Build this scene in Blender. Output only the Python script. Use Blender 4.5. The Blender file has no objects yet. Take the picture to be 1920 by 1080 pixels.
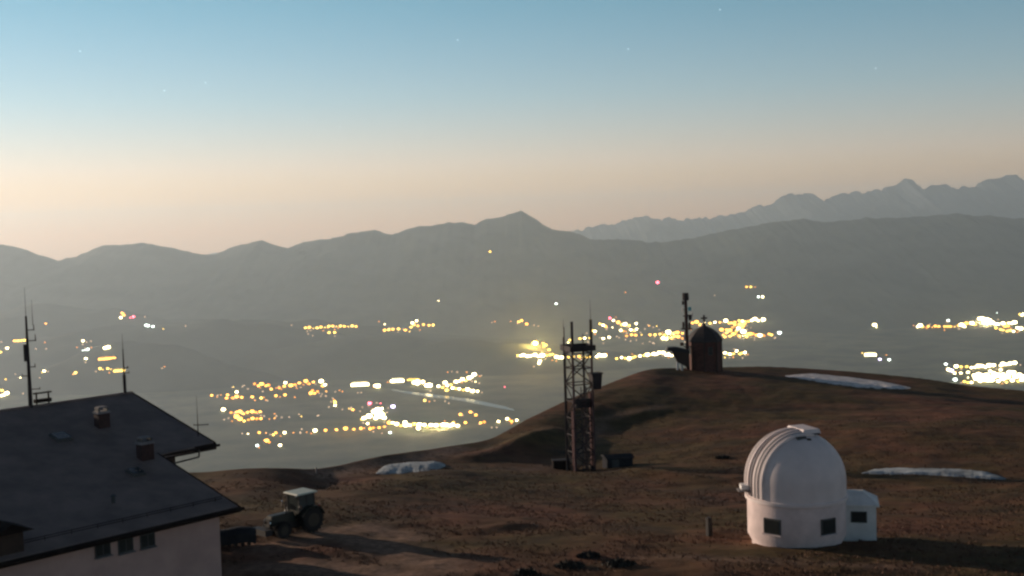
import bpy, bmesh, math, random
import numpy as np
from mathutils import Matrix, Vector, Euler

random.seed(7)
rng = np.random.default_rng(7)
SC = bpy.context.scene
COL = SC.collection
R = math.radians

# ------------------------------------------------------------------ camera, sky, moonlight, exposure
CAM_Z = 18.0
F_PX = 2231.0                      # focal length in pixels of the 1920-wide photograph
PITCH, ROLL = 3.117, -1.8
cam_d = bpy.data.cameras.new('camera')
cam_d.sensor_width = 36.0
cam_d.lens = 36.0 * F_PX / 1920.0
cam_d.clip_start = 0.5
cam_d.clip_end = 200000.0
cam = bpy.data.objects.new('camera', cam_d)
COL.objects.link(cam)
ROT = Matrix.Rotation(R(90 - PITCH), 3, 'X') @ Matrix.Rotation(R(ROLL), 3, 'Z')
cam.matrix_world = Matrix.Translation((0, 0, CAM_Z)) @ ROT.to_4x4()
SC.camera = cam

MOON_AZ, MOON_EL = -55.0, 8.5       # degrees left of the view axis, degrees above the horizon
world = bpy.data.worlds.new('World')
SC.world = world
world.use_nodes = True
wn, wl = world.node_tree.nodes, world.node_tree.links
wn.clear()
w_out = wn.new('ShaderNodeOutputWorld')
w_bg = wn.new('ShaderNodeBackground')
w_sky = wn.new('ShaderNodeTexSky')
w_sky.sky_type = 'NISHITA'
w_sky.sun_disc = False
w_sky.sun_elevation = R(MOON_EL)
w_sky.sun_rotation = R(MOON_AZ)
w_sky.altitude = 1900.0
w_sky.air_density = 1.3
w_sky.dust_density = 0.3
w_sky.ozone_density = 1.0
w_bg.inputs['Strength'].default_value = 0.098
# the night sky darkens and turns bluer with height, the same all round
w_tc = wn.new('ShaderNodeTexCoord'); w_sep = wn.new('ShaderNodeSeparateXYZ'); w_ramp = wn.new('ShaderNodeValToRGB'); w_mul = wn.new('ShaderNodeMix')
w_mul.data_type = 'RGBA'; w_mul.blend_type = 'MULTIPLY'; w_mul.inputs['Factor'].default_value = 1.0
wl.new(w_tc.outputs['Generated'], w_sep.inputs[0]); wl.new(w_sep.outputs['Z'], w_ramp.inputs['Fac'])
els = w_ramp.color_ramp.elements
STOPS = [(0.0, (1.34, 0.93, 1.02)), (0.05, (1.40, 1.16, 1.58)), (0.105, (1.02, 1.16, 1.54)), (0.18, (0.70, 1.10, 1.38)), (0.32, (0.48, 0.54, 0.68)), (1.0, (0.24, 0.24, 0.29))]
els[0].position, els[0].color = STOPS[0][0], (*STOPS[0][1], 1)
els[1].position, els[1].color = STOPS[-1][0], (*STOPS[-1][1], 1)
for p_, c_ in STOPS[1:-1]:
    e_ = els.new(p_); e_.color = (*c_, 1)
wl.new(w_sky.outputs[0], w_mul.inputs['A']); wl.new(w_ramp.outputs['Color'], w_mul.inputs['B'])
wl.new(w_mul.outputs['Result'], w_bg.inputs['Color'])
# a few faint stars
def _dir(px, py):
    d = ROT @ Vector(((px - 960.0) / F_PX, -(py - 540.0) / F_PX, -1.0)); return d.normalized()
prev = None
for (px, py) in ((858, 75), (385, 155), (637, 238), (1350, 18), (308, 170), (266, 345), (1178, 92), (1642, 128), (150, 96)):
    vd = wn.new('ShaderNodeVectorMath'); vd.operation = 'DISTANCE'; vd.inputs[1].default_value = _dir(px, py)
    wl.new(w_tc.outputs['Generated'], vd.inputs[0])
    lt = wn.new('ShaderNodeMath'); lt.operation = 'LESS_THAN'; lt.inputs[1].default_value = 0.00065
    wl.new(vd.outputs['Value'], lt.inputs[0])
    if prev is None: prev = lt.outputs[0]
    else:
        ad = wn.new('ShaderNodeMath'); ad.operation = 'ADD'; wl.new(prev, ad.inputs[0]); wl.new(lt.outputs[0], ad.inputs[1]); prev = ad.outputs[0]
w_star = wn.new('ShaderNodeBackground'); w_star.inputs['Color'].default_value = (0.9, 1.0, 1.0, 1)
ml = wn.new('ShaderNodeMath'); ml.operation = 'MULTIPLY'; ml.inputs[1].default_value = 0.45; wl.new(prev, ml.inputs[0]); wl.new(ml.outputs[0], w_star.inputs['Strength'])
w_add = wn.new('ShaderNodeAddShader'); wl.new(w_bg.outputs[0], w_add.inputs[0]); wl.new(w_star.outputs[0], w_add.inputs[1])
wl.new(w_add.outputs[0], w_out.inputs['Surface'])

moon_d = bpy.data.lights.new('moon', 'SUN')
moon_d.energy = 5.0
moon_d.angle = R(0.6)
moon_d.color = (1.0, 0.79, 0.61)
moon = bpy.data.objects.new('moon', moon_d)
COL.objects.link(moon)
MDIR = Vector((math.sin(R(MOON_AZ)) * math.cos(R(MOON_EL)), math.cos(R(MOON_AZ)) * math.cos(R(MOON_EL)), math.sin(R(MOON_EL))))
moon.rotation_euler = MDIR.to_track_quat('Z', 'Y').to_euler()

SC.view_settings.view_transform = 'Standard'
SC.view_settings.look = 'None'
SC.view_settings.gamma = 1.0
SC.view_settings.exposure = 0.0
SC.cycles.use_denoising = True
SC.cycles.filter_width = 2.5      # the webcam lens is soft
SC.cycles.volume_bounces = 1
SC.cycles.max_bounces = 6
SC.cycles.sample_clamp_indirect = 4.0

# ------------------------------------------------------------------ pixel geometry helpers
def ray(px, py):
    d = ROT @ Vector(((px - 960.0) / F_PX, -(py - 540.0) / F_PX, -1.0))
    return d / d.y                  # scaled so that d.y == 1

def at(px, py, Y):
    d = ray(px, py)
    return Vector((d.x * Y, Y, CAM_Z + d.z * Y))

def gx(px, Y, py=700):
    return ray(px, py).x * Y

# ------------------------------------------------------------------ materials
def mat(name, col, rough=0.8, var=0.0, scale=3.0, col2=None, metal=0.0, bump=0.0, bscale=None, coord='Object', detail=4.0, spec=None):
    m = bpy.data.materials.new(name)
    m.use_nodes = True
    n, l = m.node_tree.nodes, m.node_tree.links
    p = n['Principled BSDF']
    p.inputs['Roughness'].default_value = rough
    p.inputs['Metallic'].default_value = metal
    if spec is not None:
        p.inputs['Specular IOR Level'].default_value = spec
    p.inputs['Base Color'].default_value = (*col, 1)
    if var or col2 or bump:
        tc = n.new('ShaderNodeTexCoord')
        nz = n.new('ShaderNodeTexNoise')
        nz.inputs['Scale'].default_value = scale
        nz.inputs['Detail'].default_value = detail
        nz.inputs['Roughness'].default_value = 0.6
        l.new(tc.outputs[coord], nz.inputs['Vector'])
        if var or col2:
            rp = n.new('ShaderNodeValToRGB')
            c2 = col2 or tuple(c * (1 - var) for c in col)
            rp.color_ramp.elements[0].position = 0.36
            rp.color_ramp.elements[1].position = 0.64
            rp.color_ramp.elements[0].color = (*c2, 1)
            rp.color_ramp.elements[1].color = (*col, 1)
            l.new(nz.outputs['Fac'], rp.inputs['Fac'])
            l.new(rp.outputs['Color'], p.inputs['Base Color'])
        if bump:
            nb = n.new('ShaderNodeTexNoise')
            nb.inputs['Scale'].default_value = bscale or scale * 3
            nb.inputs['Detail'].default_value = 5
            l.new(tc.outputs[coord], nb.inputs['Vector'])
            b = n.new('ShaderNodeBump')
            b.inputs['Strength'].default_value = 1.0
            b.inputs['Distance'].default_value = bump
            l.new(nb.outputs['Fac'], b.inputs['Height'])
            l.new(b.outputs['Normal'], p.inputs['Normal'])
    return m

def glow(name, col, strength):
    m = bpy.data.materials.new(name)
    m.use_nodes = True
    n, l = m.node_tree.nodes, m.node_tree.links
    n.clear()
    o = n.new('ShaderNodeOutputMaterial')
    e = n.new('ShaderNodeEmission')
    e.inputs['Color'].default_value = (*col, 1)
    e.inputs['Strength'].default_value = strength
    l.new(e.outputs[0], o.inputs['Surface'])
    return m

M = {}
M['dome_white'] = mat('dome_white', (0.80, 0.68, 0.65), 0.6, 0.10, 1.2)
M['dome_seam'] = mat('dome_seam', (0.30, 0.28, 0.28), 0.7, 0.2, 3)
M['wall_white'] = mat('wall_white', (0.80, 0.65, 0.62), 0.85, 0.22, 0.8, bump=0.01, bscale=12)
M['annex_white'] = mat('annex_white', (0.82, 0.80, 0.77), 0.8, 0.18, 1.5)
M['glass_dark'] = mat('glass_dark', (0.030, 0.034, 0.034), 0.2)
M['frame_dark'] = mat('frame_dark', (0.05, 0.055, 0.055), 0.6)
M['roof_sheet'] = mat('roof_sheet', (0.21, 0.155, 0.135), 0.75, 0.35, 0.6, bump=0.015, bscale=3)
M['fascia'] = mat('fascia', (0.026, 0.019, 0.017), 0.9, 0.3, 2, spec=0.05)
M['render_wall'] = mat('render_wall', (0.54, 0.36, 0.31), 0.9, 0.18, 0.7, bump=0.01, bscale=10)
M['timber'] = mat('timber', (0.055, 0.030, 0.020), 0.8, 0.4, 4)
M['chimney_brick'] = mat('chimney_brick', (0.058, 0.028, 0.025), 0.9, 0.35, 5)
M['concrete'] = mat('concrete', (0.22, 0.20, 0.20), 0.9, 0.25, 3)
M['steel_dark'] = mat('steel_dark', (0.040, 0.032, 0.035), 0.75, 0.3, 2, spec=0.2)
M['steel_red'] = mat('steel_red', (0.060, 0.028, 0.030), 0.85, 0.35, 1.5, spec=0.1)
M['steel_grey'] = mat('steel_grey', (0.080, 0.046, 0.052), 0.75, 0.25, 3, spec=0.2)
M['panel_white'] = mat('panel_white', (0.5, 0.5, 0.5), 0.5, 0.1, 2)
M['panel_teal'] = mat('panel_teal', (0.10, 0.40, 0.46), 0.5)
M['chapel_wood'] = mat('chapel_wood', (0.11, 0.040, 0.030), 0.85, 0.45, 2.5, bump=0.02, bscale=8)
M['chapel_roof'] = mat('chapel_roof', (0.040, 0.030, 0.030), 0.8, 0.35, 2.5, bump=0.02, bscale=6)
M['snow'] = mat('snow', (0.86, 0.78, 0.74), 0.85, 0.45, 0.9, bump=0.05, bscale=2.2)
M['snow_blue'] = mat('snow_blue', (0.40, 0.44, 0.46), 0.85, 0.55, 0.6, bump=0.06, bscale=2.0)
M['tractor_green'] = mat('tractor_green', (0.012, 0.018, 0.012), 0.5, 0.3, 3)
M['tractor_dark'] = mat('tractor_dark', (0.018, 0.018, 0.02), 0.6)
M['tyre'] = mat('tyre', (0.014, 0.014, 0.014), 0.9, 0.2, 6)
M['rim'] = mat('rim', (0.035, 0.028, 0.018), 0.6, 0.3, 5)
M['roof_pale'] = mat('roof_pale', (0.62, 0.66, 0.55), 0.5, 0.1, 3)
M['cab_glass'] = mat('cab_glass', (0.055, 0.07, 0.07), 0.2)
M['lens'] = mat('lens', (0.7, 0.7, 0.7), 0.08, metal=0.9)
M['lamp_red_lens'] = mat('lamp_red_lens', (0.25, 0.03, 0.02), 0.3)
M['tarp'] = mat('tarp', (0.014, 0.015, 0.019), 0.7, 0.3, 2, bump=0.05, bscale=3)
M['wood_grey'] = mat('wood_grey', (0.022, 0.018, 0.016), 0.85, 0.4, 6)
M['hut_blue'] = mat('hut_blue', (0.035, 0.036, 0.042), 0.9, 0.25, 2, spec=0.05)
M['shrub'] = mat('shrub', (0.035, 0.030, 0.022), 0.8, 0.4, 3)
M['mast_far'] = mat('mast_far', (0.05, 0.05, 0.05), 0.7)
M['hall_wall'] = mat('hall_wall', (0.30, 0.29, 0.27), 0.8)

M['glow_amber'] = glow('glow_amber', (1.0, 0.44, 0.06), 7.5)
M['glow_orange'] = glow('glow_orange', (1.0, 0.34, 0.03), 4.0)
M['glow_dim'] = glow('glow_dim', (1.0, 0.66, 0.40), 2.2)
M['glow_white'] = glow('glow_white', (1.0, 0.80, 0.40), 17.0)
M['glow_cold'] = glow('glow_cold', (0.86, 0.98, 0.88), 9.0)
M['glow_yellow'] = glow('glow_yellow', (1.0, 0.62, 0.10), 6.5)
M['glow_red'] = glow('glow_red', (1.0, 0.12, 0.18), 9.0)
M['glow_violet'] = glow('glow_violet', (0.75, 0.64, 1.0), 8.0)
M['glow_beacon'] = glow('glow_beacon', (1.0, 0.56, 0.08), 60.0)

# ------------------------------------------------------------------ object helpers
def tag(o, label=None, cat=None, group=None, kind=None):
    if label: o['label'] = label
    if cat: o['category'] = cat
    if group: o['group'] = group
    if kind: o['kind'] = kind
    return o

def link_mesh(name, me, m=None, parent=None):
    o = bpy.data.objects.new(name, me)
    COL.objects.link(o)
    if m is not None and not me.materials:
        me.materials.append(m)
    if parent is not None:
        o.parent = parent
    return o

def empty(name, loc=(0, 0, 0), rz=0.0):
    o = bpy.data.objects.new(name, None)
    o.empty_display_size = 0.2
    COL.objects.link(o)
    o.location = loc
    o.rotation_euler = (0, 0, rz)
    return o

class MB:
    """collects solids; build() makes ONE mesh object"""
    def __init__(self): self.bm = bmesh.new()
    def box(self, c, s, rot=None, taper=1.0):
        vs = []
        for k in (-1, 1):
            q = taper if k > 0 else 1.0
            for (i, j) in ((-1, -1), (1, -1), (1, 1), (-1, 1)):
                v = Vector((i * s[0] / 2 * q, j * s[1] / 2 * q, k * s[2] / 2))
                if rot is not None: v = rot @ v
                vs.append(self.bm.verts.new(v + Vector(c)))
        for f in ((3, 2, 1, 0), (4, 5, 6, 7), (0, 1, 5, 4), (1, 2, 6, 5), (2, 3, 7, 6), (3, 0, 4, 7)):
            self.bm.faces.new([vs[i] for i in f])
        return self
    def rod(self, a, b, r0, r1=None, n=8):
        a, b = Vector(a), Vector(b)
        r1 = r0 if r1 is None else r1
        q = (b - a).to_track_quat('Z', 'Y')
        A, B = [], []
        for i in range(n):
            t = 2 * math.pi * i / n
            o = Vector((math.cos(t), math.sin(t), 0))
            A.append(self.bm.verts.new(a + q @ (o * r0)))
            B.append(self.bm.verts.new(b + q @ (o * r1)))
        for i in range(n):
            j = (i + 1) % n
            self.bm.faces.new((A[i], A[j], B[j], B[i]))
        self.bm.faces.new(A[::-1]); self.bm.faces.new(B)
        return self
    def lathe(self, prof, n=48, c=(0, 0, 0), a0=0.0, cap=True):
        rings = []
        for (r, z) in prof:
            if r < 1e-6:
                rings.append([self.bm.verts.new(Vector(c) + Vector((0, 0, z)))])
            else:
                rings.append([self.bm.verts.new(Vector(c) + Vector((r * math.cos(a0 + 2 * math.pi * i / n), r * math.sin(a0 + 2 * math.pi * i / n), z))) for i in range(n)])
        for A, B in zip(rings, rings[1:]):
            for i in range(n):
                j = (i + 1) % n
                if len(A) == 1 and len(B) == 1: continue
                if len(A) == 1: self.bm.faces.new((A[0], B[j], B[i])) if False else self.bm.faces.new((A[0], B[i], B[j]))
                elif len(B) == 1: self.bm.faces.new((A[i], A[j], B[0]))
                else: self.bm.faces.new((A[i], A[j], B[j], B[i]))
        if cap:
            if len(rings[0]) > 1: self.bm.faces.new(rings[0][::-1])
            if len(rings[-1]) > 1: self.bm.faces.new(rings[-1])
        return self
    def prism(self, pts, d):
        """closed polygon (3-D points in order) extruded by vector d"""
        d = Vector(d)
        A = [self.bm.verts.new(Vector(p)) for p in pts]
        B = [self.bm.verts.new(Vector(p) + d) for p in pts]
        n = len(pts)
        self.bm.faces.new(A[::-1]); self.bm.faces.new(B)
        for i in range(n):
            j = (i + 1) % n
            self.bm.faces.new((A[i], A[j], B[j], B[i]))
        return self
    def blob(self, c, r, sub=2, squash=(1, 1, 1), jag=0.0):
        t = bmesh.ops.create_icosphere(self.bm, subdivisions=sub, radius=1.0)
        for v in t['verts']:
            k = r * (1 + jag * (random.random() - 0.5))
            v.co = Vector((v.co.x * squash[0], v.co.y * squash[1], v.co.z * squash[2])) * k + Vector(c)
        return self
    def mesh(self, name, m, smooth=False, bevel=0.0):
        bmesh.ops.recalc_face_normals(self.bm, faces=self.bm.faces)
        if bevel:
            bmesh.ops.bevel(self.bm, geom=list(self.bm.edges), offset=bevel, segments=2, affect='EDGES', clamp_overlap=True)
        me = bpy.data.meshes.new(name)
        self.bm.to_mesh(me); self.bm.free()
        if smooth:
            me.shade_smooth() if hasattr(me, 'shade_smooth') else None
            me.set_sharp_from_angle(angle=R(38))
        me.materials.append(m)
        return me
    def build(self, name, m, parent=None, smooth=False, bevel=0.0):
        return link_mesh(name, self.mesh(name, m, smooth, bevel), None, parent)

def grid_mesh(name, X, Y, Z, m, smooth=True):
    nr, nc = X.shape
    co = np.stack([X, Y, Z], -1).reshape(-1, 3).astype(np.float32)
    i = np.arange(nr * nc).reshape(nr, nc)
    q = np.stack([i[:-1, :-1], i[:-1, 1:], i[1:, 1:], i[1:, :-1]], -1).reshape(-1, 4)
    me = bpy.data.meshes.new(name)
    me.vertices.add(len(co)); me.vertices.foreach_set('co', co.ravel())
    me.loops.add(q.size); me.loops.foreach_set('vertex_index', q.ravel().astype(np.int32))
    me.polygons.add(len(q))
    me.polygons.foreach_set('loop_start', np.arange(0, q.size, 4, dtype=np.int32))
    me.polygons.foreach_set('loop_total', np.full(len(q), 4, dtype=np.int32))
    me.polygons.foreach_set('use_smooth', np.full(len(q), smooth))
    me.update(calc_edges=True)
    me.validate()
    me.materials.append(m)
    return me

# vectorised gradient noise
_perm = rng.permutation(512)
_perm = np.concatenate([_perm, _perm, _perm])
_ga = rng.random(2048) * 2 * np.pi
def perlin(x, y):
    xi, yi = np.floor(x).astype(int), np.floor(y).astype(int)
    xf, yf = x - xi, y - yi
    u, v = xf ** 3 * (xf * (xf * 6 - 15) + 10), yf ** 3 * (yf * (yf * 6 - 15) + 10)
    def g(ix, iy, dx, dy):
        h = _ga[_perm[(_perm[ix & 511] + iy) & 511]]
        return np.cos(h) * dx + np.sin(h) * dy
    a = g(xi, yi, xf, yf); b = g(xi + 1, yi, xf - 1, yf)
    c = g(xi, yi + 1, xf, yf - 1); d = g(xi + 1, yi + 1, xf - 1, yf - 1)
    return (a + u * (b - a)) + v * ((c + u * (d - c)) - (a + u * (b - a)))
def fbm(x, y, o=4, gain=0.5):
    s, a = 0, 1.0
    for k in range(o):
        s = s + a * perlin(x * 2 ** k + 17.3 * k, y * 2 ** k - 9.1 * k); a *= gain
    return s
def ridged(x, y, o=4):
    s, a = 0, 1.0
    for k in range(o):
        s = s + a * (1 - 2 * np.abs(perlin(x * 2 ** k + 31.7 * k, y * 2 ** k + 5.5 * k))); a *= 0.5
    return s / 1.9
def smooth01(t):
    t = np.clip(t, 0, 1); return t * t * (3 - 2 * t)

# ------------------------------------------------------------------ the summit ground
CTRL = [  # (px, py, forward distance) of points of the ground read from the photograph
    (1494, 1018, 65), (960, 1080, 58), (1900, 1080, 56), (500, 1080, 60), (300, 1120, 58), (560, 1000, 70), (700, 890, 98),
    (833, 872, 108), (1750, 890, 100), (1590, 717, 178), (1750, 1000, 68), (1200, 1000, 70), (960, 950, 85), (1330, 800, 140),
    (1500, 780, 148), (1700, 800, 128), (700, 1000, 70), (1000, 850, 127), (1090, 885, 118), (1200, 880, 112), (1330, 905, 103), (1000, 900, 105),
    (600, 920, 88), (450, 960, 76), (0, 1100, 62), (-300, 1100, 62), (2300, 1000, 66), (2100, 880, 100), (1225, 745, 162), (1100, 800, 148)]
CREST = [  # (px, py, forward distance) along the skyline of the summit
    (-500, 930, 95), (0, 905, 95), (200, 893, 95), (390, 885, 97), (430, 880, 96), (480, 877, 95), (540, 878, 97), (590, 881, 101), (640, 872, 107), (700, 857, 115),
    (800, 843, 125), (870, 833, 131), (920, 824, 135), (975, 793, 145), (1010, 775, 150), (1060, 752, 160), (1110, 731, 169), (1160, 712, 178),
    (1195, 698, 185), (1225, 690, 190), (1290, 690, 196), (1353, 688, 199), (1430, 687, 202), (1500, 690, 203), (1600, 697, 202),
    (1700, 706, 197), (1770, 714, 191), (1800, 721, 188), (1860, 727, 184), (1920, 732, 180), (2200, 760, 170), (2700, 800, 160)]
cp = np.array([at(*c) for c in CTRL] + [at(*c) for c in CREST[::2]] +
              [Vector(p) for p in ((0, 20, 1.0), (-30, 30, 0.6), (30, 30, 0.8), (0, -30, 1.0), (-60, -10, 0), (60, -10, 0))])
def _tps_phi(r2): return 0.5 * r2 * np.log(r2 + 1e-9)
_n = len(cp)
_A = np.zeros((_n + 3, _n + 3))
_d2 = ((cp[:, None, :2] - cp[None, :, :2]) ** 2).sum(-1)
_A[:_n, :_n] = _tps_phi(_d2) + np.eye(_n) * 25.0
_A[:_n, _n:] = np.c_[np.ones(_n), cp[:, :2]]; _A[_n:, :_n] = _A[:_n, _n:].T
_w = np.linalg.solve(_A, np.r_[cp[:, 2], 0, 0, 0])
def tps(x, y):
    s = np.zeros(x.shape)
    for k in range(_n):
        s += _w[k] * _tps_phi((x - cp[k, 0]) ** 2 + (y - cp[k, 1]) ** 2)
    return s + _w[_n] + _w[_n + 1] * x + _w[_n + 2] * y
cr = np.array([at(*c) for c in CREST])
cr_th = np.arctan2(cr[:, 0], cr[:, 1]); cr_r = np.hypot(cr[:, 0], cr[:, 1]); cr_s = (cr[:, 2] - CAM_Z) / cr_r
_td = np.linspace(cr_th[0] - 0.2, cr_th[-1] + 0.2, 6000)
def _soft(v, w):
    k = int(w / (_td[1] - _td[0])); q = np.interp(_td, cr_th, v); ker = np.hanning(2 * k + 1); ker /= ker.sum()
    return np.convolve(np.pad(q, k, mode='edge'), ker, mode='valid')
cr_r, cr_s = _soft(cr_r, R(3.2)), _soft(cr_s, R(0.9))
cr_th = _td

def seg_dist(x, y, a, b):
    ax, ay, bx, by = a[0], a[1], b[0], b[1]
    t = np.clip(((x - ax) * (bx - ax) + (y - ay) * (by - ay)) / ((bx - ax) ** 2 + (by - ay) ** 2), 0, 1)
    return np.hypot(x - ax - t * (bx - ax), y - ay - t * (by - ay)), t
BERMS = [((890, 866, 122), (1035, 822, 138), 0.75, 2.0), ((1120, 795, 147), (1240, 765, 155), 0.22, 1.6),
         ((1180, 878, 113), (1330, 893, 104), 0.35, 1.6), ((880, 1000, 71), (980, 985, 74), 0.25, 1.0),
         ((1480, 790, 142), (1600, 800, 136), 0.2, 2.0), ((1700, 770, 150), (1860, 790, 138), 0.25, 2.0), ((1060, 760, 158), (1150, 730, 168), 0.25, 2.0)]
BERMS = [(at(*a), at(*b), h, w) for a, b, h, w in BERMS]

def ground_np(x, y):
    x = np.asarray(x, float); y = np.asarray(y, float)
    th = np.arctan2(x, y); r = np.hypot(x, y)
    front = np.clip(np.cos(th), 0.25, 1)
    rc = np.interp(th, cr_th, cr_r); s = np.interp(th, cr_th, cr_s)
    zc = CAM_Z + s * rc
    z = tps(np.where(r > rc, x * rc / np.maximum(r, 1e-3), x), np.where(r > rc, y * rc / np.maximum(r, 1e-3), y))
    # keep the ground below the skyline's line of sight
    k = smooth01((r - 0.78 * rc) / (0.22 * rc))
    z = z * (1 - k) + (zc + (rc - np.minimum(r, rc)) * 0.02) * k
    fade = 1 - smooth01((r - 0.9 * rc) / (0.1 * rc)) * 0.75
    n = 0.22 * fbm(x / 11.0, y / 11.0, 2) + 0.10 * fbm(x / 2.6 + 40, y / 2.6, 3) + 0.10 * ridged(x / 14.0 + 3, y / 7.0 + 8, 2) - 0.05
    z = z + n * fade
    for a, b, h, w in BERMS:
        d, t = seg_dist(x, y, a, b)
        z = z + h * np.exp(-(d / w) ** 2) * (0.6 + 0.4 * np.sin(3.1 * t)) * fade
    over = np.maximum(r - rc, 0)
    return z - (0.22 * np.minimum(over, 4) + 0.52 * np.maximum(over - 2, 0)) - 0.0
def ground(x, y): return float(ground_np(np.array([x]), np.array([y]))[0])

th = np.concatenate([np.linspace(-180, -34, 30)[:-1], np.linspace(-34, 34, 820), np.linspace(34, 180, 30)[1:]]) * math.pi / 180
rr = np.concatenate([np.linspace(1, 34, 12)[:-1], 34 * (240 / 34) ** np.linspace(0, 1, 430), 240 * (2780 / 240) ** np.linspace(0, 1, 30)[1:]])
TH, RR = np.meshgrid(th, rr)
GX, GY = RR * np.sin(TH), RR * np.cos(TH)
GZ = ground_np(GX, GY)

# grass colours, with a stonier yard and wheel tracks round the tractor
def ground_material():
    m = bpy.data.materials.new('alpine_grass'); m.use_nodes = True
    n, l = m.node_tree.nodes, m.node_tree.links
    p = n['Principled BSDF']; p.inputs['Roughness'].default_value = 0.95
    p.inputs['Specular IOR Level'].default_value = 0.1
    tc = n.new('ShaderNodeTexCoord')
    def noise(s, d=5, r=0.6):
        q = n.new('ShaderNodeTexNoise'); q.inputs['Scale'].default_value = s; q.inputs['Detail'].default_value = d; q.inputs['Roughness'].default_value = r
        l.new(tc.outputs['Object'], q.inputs['Vector']); return q
    def ramp(src, c0, c1, p0=0.4, p1=0.6):
        q = n.new('ShaderNodeValToRGB'); e = q.color_ramp.elements
        e[0].position, e[1].position = p0, p1; e[0].color, e[1].color = (*c0, 1), (*c1, 1)
        l.new(src, q.inputs['Fac']); return q
    def mix(f, a, b):
        q = n.new('ShaderNodeMix'); q.data_type = 'RGBA'
        l.new(f, q.inputs['Factor']); l.new(a, q.inputs['A']); l.new(b, q.inputs['B']); return q.outputs['Result']
    brown = ramp(noise(0.35).outputs['Fac'], (0.105, 0.042, 0.025), (0.180, 0.079, 0.045))
    green = ramp(noise(0.5).outputs['Fac'], (0.066, 0.043, 0.017), (0.110, 0.070, 0.028))
    pick = ramp(noise(0.07, 5, 0.6).outputs['Fac'], (0, 0, 0), (1, 1, 1), 0.36, 0.58)
    base = mix(pick.outputs['Color'], brown.outputs['Color'], green.outputs['Color'])
    dark = ramp(noise(0.16, 6, 0.65).outputs['Fac'], (0, 0, 0), (0.9, 0.9, 0.9), 0.50, 0.68)
    dk = n.new('ShaderNodeRGB'); dk.outputs[0].default_value = (0.042, 0.026, 0.018, 1)
    base = mix(dark.outputs['Color'], base, dk.outputs[0])
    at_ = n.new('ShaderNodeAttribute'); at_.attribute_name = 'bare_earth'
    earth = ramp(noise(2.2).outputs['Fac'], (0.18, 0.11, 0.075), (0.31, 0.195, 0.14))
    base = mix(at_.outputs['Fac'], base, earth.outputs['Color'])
    l.new(base, p.inputs['Base Color'])
    b = n.new('ShaderNodeBump'); b.inputs['Distance'].default_value = 0.09; b.inputs['Strength'].default_value = 0.7
    l.new(noise(3.2, 6, 0.7).outputs['Fac'], b.inputs['Height'])
    l.new(b.outputs['Normal'], p.inputs['Normal'])
    return m
M['ground'] = ground_material()
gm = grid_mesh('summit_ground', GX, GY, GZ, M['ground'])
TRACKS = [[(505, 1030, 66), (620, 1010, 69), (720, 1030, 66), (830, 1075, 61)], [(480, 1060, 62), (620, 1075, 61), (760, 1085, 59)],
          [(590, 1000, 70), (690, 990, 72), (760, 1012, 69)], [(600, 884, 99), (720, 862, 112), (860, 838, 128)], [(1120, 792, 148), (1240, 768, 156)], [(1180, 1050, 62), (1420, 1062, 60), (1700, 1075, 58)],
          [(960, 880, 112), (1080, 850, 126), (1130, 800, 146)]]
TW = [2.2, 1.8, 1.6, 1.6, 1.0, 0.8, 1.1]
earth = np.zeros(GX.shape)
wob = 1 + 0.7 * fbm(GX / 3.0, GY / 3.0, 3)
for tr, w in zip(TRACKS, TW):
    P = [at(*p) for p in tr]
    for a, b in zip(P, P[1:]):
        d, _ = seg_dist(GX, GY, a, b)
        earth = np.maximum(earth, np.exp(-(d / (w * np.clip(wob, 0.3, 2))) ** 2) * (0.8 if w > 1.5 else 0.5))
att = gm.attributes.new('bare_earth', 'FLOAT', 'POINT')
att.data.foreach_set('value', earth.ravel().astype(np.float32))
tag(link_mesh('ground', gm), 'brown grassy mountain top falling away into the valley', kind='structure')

# ------------------------------------------------------------------ valley, foothills and mountain ranges
VZ = -1402.0
def prof_fn(px_pts, Yc):
    P = np.array([at(px, py, Yc) for px, py in px_pts])
    o = np.argsort(P[:, 0]); P = P[o]
    return lambda x: np.interp(x, P[:, 0], P[:, 2])
KARA = [(-900, 480), (-500, 455), (-200, 470), (-60, 452), (0, 459), (30, 465), (60, 476), (100, 488), (115, 490), (160, 475), (195, 461), (225, 462), (265, 453), (300, 462),
        (340, 471), (375, 478), (400, 478), (440, 464), (490, 452), (520, 463), (540, 465), (580, 453), (630, 446), (660, 438), (700, 432), (735, 441),
        (780, 426), (815, 422), (860, 418), (890, 423), (915, 411), (930, 410), (945, 406), (962, 401), (976, 395), (986, 399), (1000, 408), (1018, 421), (1035, 431), (1075, 436), (1120, 450),
        (1190, 450), (1225, 456), (1300, 448), (1360, 435), (1430, 421), (1500, 412), (1560, 418), (1640, 408), (1700, 408), (1780, 402), (1920, 410),
        (2100, 400), (2400, 430), (2900, 420)]
JUL = [(700, 470), (900, 455), (1040, 445), (1080, 436), (1120, 427), (1160, 419), (1200, 411), (1240, 412), (1290, 415), (1340, 412), (1390, 402), (1415, 394), (1423, 388),
       (1432, 390), (1450, 381), (1462, 373), (1472, 370), (1484, 365), (1500, 367), (1514, 365), (1535, 375), (1545, 382), (1562, 372), (1580, 366), (1620, 363), (1655, 358), (1668, 352), (1676, 351), (1688, 344), (1700, 340),
       (1708, 342), (1716, 349), (1727, 356), (1770, 350), (1800, 355), (1830, 356), (1843, 343), (1852, 341), (1870, 339), (1884, 334), (1895, 329), (1905, 333), (1920, 338), (2000, 350), (2150, 330), (2500, 370), (2900, 400)]
YK, YJ = 19500.0, 32000.0
kara, jul = prof_fn(KARA, YK), prof_fn(JUL, YJ)
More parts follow.
